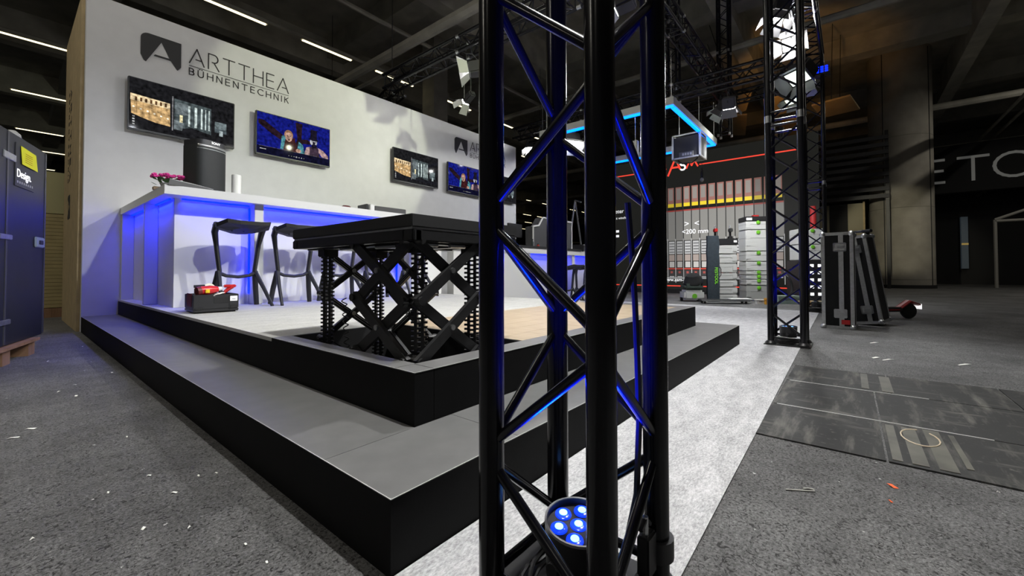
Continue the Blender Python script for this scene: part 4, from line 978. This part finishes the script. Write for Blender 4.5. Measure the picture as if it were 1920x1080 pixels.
MB().prism([(-.17, .006), (.17, .006), (-.16, .05)], lambda x, z: (x, -.055, z), lambda x, z: (x, -.05, z)).build('raised_side', mat('tray_steel', (.12, .12, .12), .35, .8), ty)
MB().path([(-.16, -.05, .05), (.0, -.05, .035), (.16, -.05, .012)], .004, 6).build('rim_wire', CHROME, ty, True)
wdb = MB().cbox(-.05, .05, -.03, .03, 0, .03, .004).build('wood_block', wood_mat('block_wood', (.3, .2, .11), (.42, .3, .18))); wdb.location = (.875, 4.80, BZ1+.0005); tag(wdb, 'small wooden block on the bar edge beside the flowers', 'block')
cy = thing('paper_roll', 'white upright paper towel roll beside the black speaker', 'paper roll', (1.42, 4.63, BZ1+.0005))
MB().lathe([(.038, 0), (.038, .002), (.04, .004), (.04, .206), (.036, .21), (.014, .21), (.014, .2)], 28).build('roll', mat('paper_white', (.85, .85, .80), .8), cy, True)
MB().lathe([(.0135, .0), (.0135, .205)], 14).build('core', mat('core_card', (.45, .36, .25), .8), cy)
lt = thing('till_drawer', 'flat black till lying on the bar behind the lift table', 'till', (3.12, 4.72, BZ1+.0005), -.05)
MB().cbox(-.2, .25, -.15, .15, .0, .085, .006).build('body', mat('till_grey', (.05, .05, .05), .5), lt); MB().cbox(-.26, -.205, -.15, .15, .0, .10, .006).build('end_cap', WHITEL, lt); MB().box(-.3, -.275, -.12, .1, 0, .1).build('front_plate', BLKP, lt)
rs = thing('red_pouch', 'small dark red pouch on the bar edge before the till', 'pouch', (2.5, 4.52, BZ1+.0005))
MB().ball((0, 0, .016), .03, 1.8, 1, .53).build('body', mat('pouch_red', (.12, .02, .02), .6), rs, True); MB().box(-.04, .04, -.004, .004, .030, .034).build('zip', CHROME, rs)
# things on the far bar
cs = thing('open_case', 'grey open equipment case lid with white stepped edge on the floor standing bar', 'case', (7.1, 4.82, fz1+.047))
poly = [(-.55, 0), (-.55, .42), (-.36, .45), (-.22, .62), (.9, .62), (.9, 0)]
MB().prism(poly, lambda x, z: (x, 0, z), lambda x, z: (x, .18, z)).build('lid', mat('case_grey', (.07, .07, .075), .7), cs)
for (a, b) in zip(poly, poly[1:]): MB().tube((a[0], -.008, a[1]), (b[0], -.008, b[1]), .018, 6).build('edge_profile', WHITEL, cs)
mc = thing('mixer_case', 'black mixer case with silver latches at the far end of the floor standing bar', 'case', (8.45, 4.78, fz1+.0015))
MB().cbox(-.42, .55, -.25, .25, 0, .17, .008).build('body', BLKP, mc)
for z in (.0, .15): MB().box(-.43, .56, -.262, -.25, z, z+.02).build('edge_profile', ALU, mc)
for x in (-.3, .0, .3): MB().cbox(x-.06, x+.06, -.27, -.25, .04, .13, .005).build('latch', CHROME, mc)
mo = thing('monitor', 'black monitor seen edge on at the wall end behind the far bar', 'monitor', (6.5, 5.2, fz1+.0015))

mo.location = (6.2, 5.0, fz1+.0015)
MB().cbox(-.2, .22, -.02, .02, .24, .50, .005).build('screen', BLKP, mo); MB().tube((0, .0, .01), (0, 0, .25), .02, 8).build('stand', BLKP, mo, True); MB().cbox(-.12, .12, -.04, .05, 0, .012, .003).build('foot', BLKP, mo)
for (x, y, cc, lab, hh) in ((6.45, 4.62, (.5, .04, .02), 'small red pot on the floor standing bar', .05), (6.75, 4.6, (.03, .03, .03), 'small black tap on the floor standing bar', .1), (6.3, 4.65, (.02, .03, .03), 'small dark bottle on the floor standing bar', .14), (6.95, 4.58, (.6, .35, .3), 'small pinkish cup on the floor standing bar', .07)):
    o = thing('bar_item', lab, lab.split()[2], (x, y, fz1+.0465)); m = mat('item_%d' % int(cc[0]*1000), cc, .5); MB().lathe([(.028, 0), (.03, hh*.6), (.018, hh*.8), (.02, hh)], 14).build('vessel', m, o, True); MB().lathe([(.021, hh), (.021, hh+.01)], 12).build('rim', BLKP, o)
# ================================================================== TOOLBOX ON STAGE
tb = thing('tool_case', 'open black plastic toolbox on the stage edge before the bar', 'toolbox', (1.075, 4.02, .3395), -.06)
tb.location = (1.06, 3.99, .3395)
w, d, h = .295, .32, .142
MB().cbox(-w/2, w/2, -d/2, d/2, .008, .03, .004).build('bottom', BLKP, tb)
for (x0, x1, y0, y1) in ((-w/2, w/2, -d/2, -d/2+.015), (-w/2, w/2, d/2-.015, d/2), (-w/2, -w/2+.015, -d/2+.015, d/2-.015), (w/2-.015, w/2, -d/2+.015, d/2-.015)):
    MB().cbox(x0, x1, y0, y1, .03, h, .004).build('side', BLKP, tb)
MB().box(-w/2+.13, w/2-.07, -d/2-.002, -d/2+.003, .075, .115).build('handle_recess', BLKMAT, tb)
MB().box(-w/2+.012, -w/2+.06, -d/2-.003, -d/2+.003, .028, .045).build('foot_clip', BLKMAT, tb)
MB().box(w/2-.055, w/2-.01, -d/2-.003, -d/2+.003, .03, .055).build('foot_clip', BLKMAT, tb)
MB().box(w/2-.064, w/2-.06, -d/2-.003, -d/2+.003, .02, h-.01).build('corner_line', BLKMAT, tb)
MB().box(w/2-.058, w/2-.01, -d/2-.003, -d/2+.0025, .088, .125).build('label_plate', WP, tb)
MB().box(w/2-.048, w/2-.022, -d/2-.004, -d/2-.003, .098, .103).build('barcode', BLKMAT, tb)
for s in (-1, 1):
    for q in (-1, 1): MB().box(s*.11-.02, s*.11+.02, q*.12-.02, q*.12+.02, 0, .008).build('foot', BLKP, tb)
MB().box(-w/2-.003, -w/2+.002, -.10, .06, .05, .15).build('red_sticker', mat('deep_red', (.12, .01, .012), .5), tb)
dr = thing('power_drill', 'red power drill with yellow label lying on the black toolbox', 'power tool', (1.02, 3.90, .486), -.06)
RD = mat('drill_red', (.55, .015, .02), .35)
MB().path([(-.075, -.02, .02), (-.05, -.015, .024), (.02, .0, .03), (.055, .01, .034)], [.028, .036, .033, .022], 14).build('body', RD, dr, True)
MB().path([(-.085, -.022, .019), (-.06, -.017, .022)], [.036, .038], 14).build('motor_cap', mat('deep_red', (.12, .01, .012), .5), dr, True)
MB().path([(.055, .01, .034), (.085, .015, .037)], [.02, .016], 12).build('chuck', mat('chuck_white', (.7, .7, .7), .4), dr, True)
MB().cbox(-.035, -.008, -.058, -.046, .008, .036, .002).build('label_plate', mat('yellow_label', (.85, .6, .02), .5), dr)
MB().path([(-.02, .02, .03), (-.01, .09, .022)], [.02, .018], 10).build('grip', BLKP, dr, True)
gr2 = thing('heat_gun', 'red angled tool grip leaning on the black toolbox rim', 'power tool', (1.145, 3.90, .486), -.06)
MB().path([(-.03, 0, .0), (0, 0, .03), (.03, 0, .052)], [.018, .02, .024], 8, sq=(1, .7)).build('grip', RD, gr2); MB().cbox(-.03, .055, -.018, .018, .045, .068, .006).build('head', RD, gr2); MB().cbox(-.05, -.01, -.015, .015, .0, .016, .003).build('trigger', BLKP, gr2)
mg = thing('measuring_reel', 'pale measuring reel with black handle on the black toolbox', 'reel', (.985, 4.0, .482), -.06)
MB().cbox(-.035, .03, -.03, .03, 0, .05, .006).build('body', mat('reel_grey', (.45, .43, .38), .6), mg); MB().path([(-.04, 0, .06), (.03, 0, .062)], .012, 8).build('handle', BLKP, mg, True)
tp = MB().lathe([(.022, -.012), (.04, -.012), (.04, .012), (.022, .012), (.022, -.012)], 22, caps=False).build('tape_roll', mat('cream_tape', (.75, .72, .58), .6), None, True); tp.location = (1.05, 4.02, .523); tp.rotation_euler = (1.2, .2, 0); tag(tp, 'cream adhesive tape roll standing behind the red drill', 'tape roll')
pp = MB().cbox(-.05, .04, -.02, .02, 0, .004, .001).build('paper_strip', mat('paper_white', (.85, .85, .8), .8)); pp.location = (1.07, 3.86, .482); pp.rotation_euler = (0, -.25, .3); tag(pp, 'white paper strip beside the red drill', 'paper')
# ================================================================== CABINET at the passage
ax = math.radians(73)
cb = thing('tall_cabinet', 'tall black transport cabinet with poster and silver latches on a pallet', 'cabinet', (.214, 5.35, .0005), ax)
CBM = mat('cabinet_black', (.020, .021, .028), .45, noise=.12, nscale=15)
CE = mat('cab_edge', (.06, .06, .07), .4)
# local x runs along the visible face (0 at its far end); face at y = 0, body behind (+y)
MB().cbox(-1.25, 0, 0, .75, .13, 1.68, .006).build('body', CBM, cb)
for x in (-.012, -.72, -1.23): MB().box(x-.012, x+.012, -.004, .002, .14, 1.67).build('edge_strip', CE, cb)
for (x, z) in ((-.72, .30), (-.72, .91), (-1.1, .3)): MB().cbox(x-.12, x+.07, -.012, .002, z-.018, z+.018, .003).build('hinge', ALU, cb)
MB().cbox(-.225, -.045, -.015, .002, .86, .945, .006).build('latch', mat('latch_blue_grey', (.30, .36, .45), .4), cb)
MB().cbox(-.17, -.09, -.02, -.0152, .885, .92, .003).build('latch_button', BLKP, cb)
MB().box(-.61, -.26, -.006, -.001, 1.30, 1.62).build('poster', mat('poster_grey', (.035, .036, .042), .5), cb)
fonttext('lettering', 'Design.', .088, WP, cb, (-.59, -.0075, 1.37), (math.pi/2, 0, 0))
for i in range(8): MB().box(-.58+.038*i, -.56+.038*i, -.0072, -.0061, 1.325, 1.342).build('print_mark', mat('grey_print', (.4, .4, .4), .5), cb)
yn = MB(); yn.add([(-.52, -.013, 1.475), (-.235, -.016, 1.47), (-.255, -.010, 1.60), (-.54, -.010, 1.61)], [(0, 1, 2, 3)]); o = yn.build('yellow_note', mat('note_yellow', (.85, .83, .02), .7), cb); md = o.modifiers.new('t', 'SOLIDIFY'); md.thickness = .0015
for k in range(5): MB().box(-.47, -.34, -.0170, -.0155, 1.50+.016*k, 1.504+.016*k).build('note_print', mat('note_orange', (.75, .55, .02), .7), cb)
MB().cbox(-.80, -.60, -.008, .001, 1.47, 1.52, .003).build('silver_band', ALU, cb)
MB().lathe([(.05, 0), (.045, .03), (.02, .055)], 16, (-.46, .06, 1.68)).build('vent_cap', mat('cap_grey', (.4, .4, .38), .6), cb, True)
PLT = wood_mat('pallet_wood', (.20, .11, .06), (.34, .2, .12))
for y in (-.04, .32, .64): MB().box(-1.25, -.2, y, y+.12, .105, .127).build('pallet_board', PLT, cb)
for x in (-1.2, -.8, -.36):
    for y in (-.02, .32, .64): MB().box(x, x+.12, y, y+.1, 0, .105).build('pallet_block', PLT, cb)
# passage behind: shelf of flat boards and boxes
sh = thing('board_stack', 'tall stack of corrugated cardboard sheets in the passage behind the cabinet', 'cardboard stack', (.50, 9.2, .0005))
CARD = mat('cardboard', (.42, .34, .16), .8, noise=.1, nscale=6)
for i in range(26): MB().box(-.5+.006*(i % 3), .18-.008*(i % 2), -.3, .5, .14+.052*i, .188+.052*i).build('sheet', CARD, sh)
MB().box(-.5, .2, -.32, .52, 0, .13).build('pallet', PLT, sh); MB().box(-.45, .15, -.28, .45, 1.50, 2.1).build('carton', mat('carton_pale', (.45, .42, .22), .8), sh)
for (x, y, z, lab) in ((.15, 13.5, 2.3, 'red and black shelf banner far down the passage'),):
    o = thing('banner', lab, 'banner', (x, y, 0)); MB().box(-.6, .9, 0, .05, z, z+.5).build('face', mat('dark_red_banner', (.2, .02, .02), .7), o); MB().box(-.6, -.55, .05, .1, 0, z+.5).build('post', BLKM, o); MB().box(.85, .9, .05, .1, 0, z+.5).build('post', BLKM, o)
fs = thing('storage_rack', 'metal storage rack with pale cartons far down the passage', 'rack', (.3, 15, .0005))
for z in (.6, 1.3, 2.0): MB().box(-.9, 1.0, 0, .6, z, z+.05).build('shelf', ALU, fs)
for x in (-.9, .96): MB().box(x, x+.05, 0, .05, 0, 2.6).build('post', BLKM, fs)
for i, (x, z) in enumerate(((-.8, .65), (-.2, .65), (.4, .65), (-.7, 1.35), (.1, 1.35), (.5, 1.35))): MB().box(x, x+.45, .05, .5, z, z+.42).build('carton', CARD, fs)
# ================================================================== FAR BOOTHS
eb = thing('exhibition_booth', 'black exhibition booth wall with large grey ETC letters beyond the column', 'booth', (25.2, 0, 0))
MB().box(0, .4, -16, 1.0, 3.9, 5.9).build('fascia', mat('booth_black', (.012, .012, .013), .8), eb)
MB().box(2.0, 2.3, -16, 1.0, 0, 3.9).build('rear_wall', mat('booth_black', (.012, .012, .013), .8), eb)
GL = mat('letter_grey', (.42, .42, .40), .6, emit=(.9, .9, .85), es=.05)
for (polys, y, wd) in ((LET['E'][1], -2.55, .95), (LET['T'][1], -3.55, 1.0), (LET['C'][1], -4.55, 1.0)):
    mb = MB(); strokes(mb, [[(px*wd*1.05, py*.95) for px, py in pl] for pl in polys], .10, lambda a, b, d, y=y: (-.005-d, y-a, 4.36+b), .05); mb.build('letter', GL, eb)
MB().box(1.7, 1.95, -4.05, -3.84, .7, 3.0).build('light_column', mat('cool_column', (.08, .1, .12), .5, emit=(.5, .7, .9), es=.018), eb)
MB().box(1.65, 1.7, -4.05, -3.84, 1.75, 1.83).build('amber_light', mat('amber', (.5, .35, .1), .5, emit=(1, .7, .2), es=.16), eb)
MB().box(1.7, 1.95, -2.3, -2.05, 1.2, 2.9).build('lit_panel', mat('lit_panel', (.6, .55, .4), .5, emit=(1, .9, .6), es=.25), eb)
gf = thing('tube_frame', 'thin pale tube frame standing in front of the dark ETC booth', 'frame', (22.5, -4.05, .0005))
GF = mat('frame_grey', (.35, .34, .31), .5)
for (a, b) in (((0, 0, 0), (0, 0, 2.45)), ((0, -1.9, 0), (0, -1.9, 2.45)), ((0, 0, 2.45), (0, -.95, 2.85)), ((0, -.95, 2.85), (0, -1.9, 2.45)), ((0, 0, 2.4), (0, -1.9, 2.4))): MB().tube(a, b, .05, 8).build('tube', GF, gf, True)
cx = MB().cbox(-.2, .2, -.25, .25, 0, .95, .02).build('carton', mat('carton_tan', (.35, .3, .2), .8)); cx.location = (21.4, -5.0, .0005); tag(cx, 'tan carton standing beside the pale tube frame', 'carton')
bs = thing('slatted_screen', 'dark louvred screen between the toolbox tower and the column', 'screen', (19.6, .3, .0005))
for i in range(9): MB().box(-.04, .04, -1.4, 1.4, 3.2+.26*i, 3.34+.26*i).build('slat', mat('slat_dark', (.035, .036, .04), .6), bs)
for s in (-1.35, 1.35): MB().box(.05, .12, s-.05, s+.05, 0, 5.6).build('post', BLKM, bs)
wp = thing('booth_wall', 'plain beige booth wall behind the flight cases', 'booth wall', (20.2, .35, 0)); MB().box(0, .1, -.75, 1.6, .0, 3.15).build('panel', mat('beige_panel', (.34, .31, .22), .8), wp); MB().box(-.02, .12, -.8, -.74, 0, 3.2).build('edge_post', BROWN, wp); MB().box(-.01, -.001, -.3, .25, 2.1, 3.15).build('dark_window', BLKMAT, wp)
br2 = MB().box(22, 22.3, -1.2, 3.5, 0, 3.0).build('booth_wall', BLKMAT); tag(br2, 'matt black booth wall behind the beige wall', 'booth wall')
# far exhibition clutter seen past the wall end
for (x, y, w, h, cc, lab, nm) in ((15.5, 10.6, 1.6, 2.6, (.06, .06, .055), 'dark shelving frame with cartons past the white wall end', 'shelf_frame'), (18.5, 11.5, 2.2, 2.2, (.22, .2, .13), 'pale shelving frame with cartons farther past the white wall end', 'shelf_frame')):
    o = thing(nm, lab, 'shelving', (x, y, .0005))
    for z in (.8, 1.5, h-.1): MB().box(-w/2, w/2, -.3, .3, z, z+.05).build('shelf', mat('shelf_%d' % int(x), cc, .6), o)
    for s in (-w/2, 0, w/2-.05): MB().box(s, s+.05, -.3, -.25, 0, h).build('post', BLKM, o)
    for i in range(4): MB().box(-w/2+.1+i*.38, -w/2+.4+i*.38, -.25, .2, (.85, 1.55)[i % 2], (.85, 1.55)[i % 2]+.42).build('carton', CARD, o)
gy = thing('tripod_crane', 'thin grey lifting gantry leg standing beyond the floor standing bar', 'gantry', (10.0, 5.9, .0005))
MB().tube((0, 0, 2.6), (.5, -.1, 0), .025, 8).build('leg', ALU, gy, True); MB().tube((0, 0, 2.6), (-.35, .2, 0), .025, 8).build('leg', ALU, gy, True); MB().tube((0, 0, 2.6), (-.2, -.3, 2.5), .02, 8).build('arm', ALU, gy, True)
# ================================================================== LITTER ON THE FLOOR
PW = mat('paper_white', (.85, .85, .8), .8)
def scrap(x, y, l, w, rz, m, label, group, cat='paper scrap', name='paper_scrap'):
    mb = MB(); mb.add([(-l/2, -w/2, .001), (l*.2, -w/2*.7, .004), (l/2, w*.1, .001), (l*.1, w/2, .005), (-l*.4, w*.35, .001)], [(0, 1, 3, 4), (1, 2, 3)])
    o = mb.build(name, m); o.location = (x, y, .0008); o.rotation_euler = (0, 0, rz)
    md = o.modifiers.new('t', 'SOLIDIFY'); md.thickness = .0008
    tag(o, label, cat, group)
def gpt(u, v):
    d = Fv+R2*((u-960)/F_PX)+U2*((PPY-v)/F_PX); k = -H/d.z; return d.x*k, d.y*k
for (u, v, l, w) in ((56, 805, .06, .025), (24, 822, .06, .022), (110, 735, .03, .012), (140, 722, .025, .012), (143, 743, .03, .02), (210, 699, .035, .02), (279, 893, .022, .016), (326, 925, .03, .014), (270, 992, .022, .016), (238, 820, .012, .01), (372, 893, .018, .01), (203, 925, .012, .01), (90, 678, .03, .014), (155, 650, .02, .014), (405, 888, .016, .01), (355, 990, .014, .01), (460, 1022, .012, .009), (500, 1056, .012, .009), (60, 1012, .015, .012)):
    x, y = gpt(u, v); scrap(x, y, l*.6, w*.6, random.uniform(0, 3), PW, 'white paper scrap on the dark floor beside the long black step', 'paper scraps beside the long step')
for (u, v, l, w) in ((1640, 643, .14, .03), (1643, 671, .1, .035), (1665, 675, .14, .02), (1809, 684, .16, .025), (1670, 771, .015, .012), (1868, 771, .03, .015), (1872, 924, .01, .008), (1530, 757, .015, .01), (1590, 832, .01, .008)):
    x, y = gpt(u, v); scrap(x, y, l*.8, w*.7, -.7 if l > .05 else random.uniform(0, 3), PW, 'white paper scrap on the dark floor near the rubber plates', 'paper scraps near the rubber plates')
for (u, v, l) in ((1672, 912, .032), (1669, 941, .014)):
    x, y = gpt(u, v); scrap(x, y, l, l*.45, .7, mat('orange_chip', (.75, .12, .03), .6), 'small orange plastic chip on the rough floor', 'orange chips on the floor', 'plastic chip', 'plastic_chip')
x, y = gpt(1505, 920)
o = MB().path([(x+a, y+b, .003) for a, b in ((-.03, .04), (-.015, .015), (.0, -.01), (.012, -.028), (.022, -.026), (.02, -.012), (.008, .0))], .0022, 6).build('wire_tie', mat('pale_wire', (.4, .4, .37), .4), None, True); tag(o, 'bent pale wire tie on the rough floor beside the carpet', 'wire')
x, y = gpt(1725, 825)
o = MB().path([(x+.10*math.cos(a*.35), y+.055*math.sin(a*.35), .0095) for a in range(17)], .0025, 5).build('cable_ring', mat('pale_ring', (.5, .42, .3), .5), None, True); tag(o, 'pale loop of string on the steel floor plates', 'string')
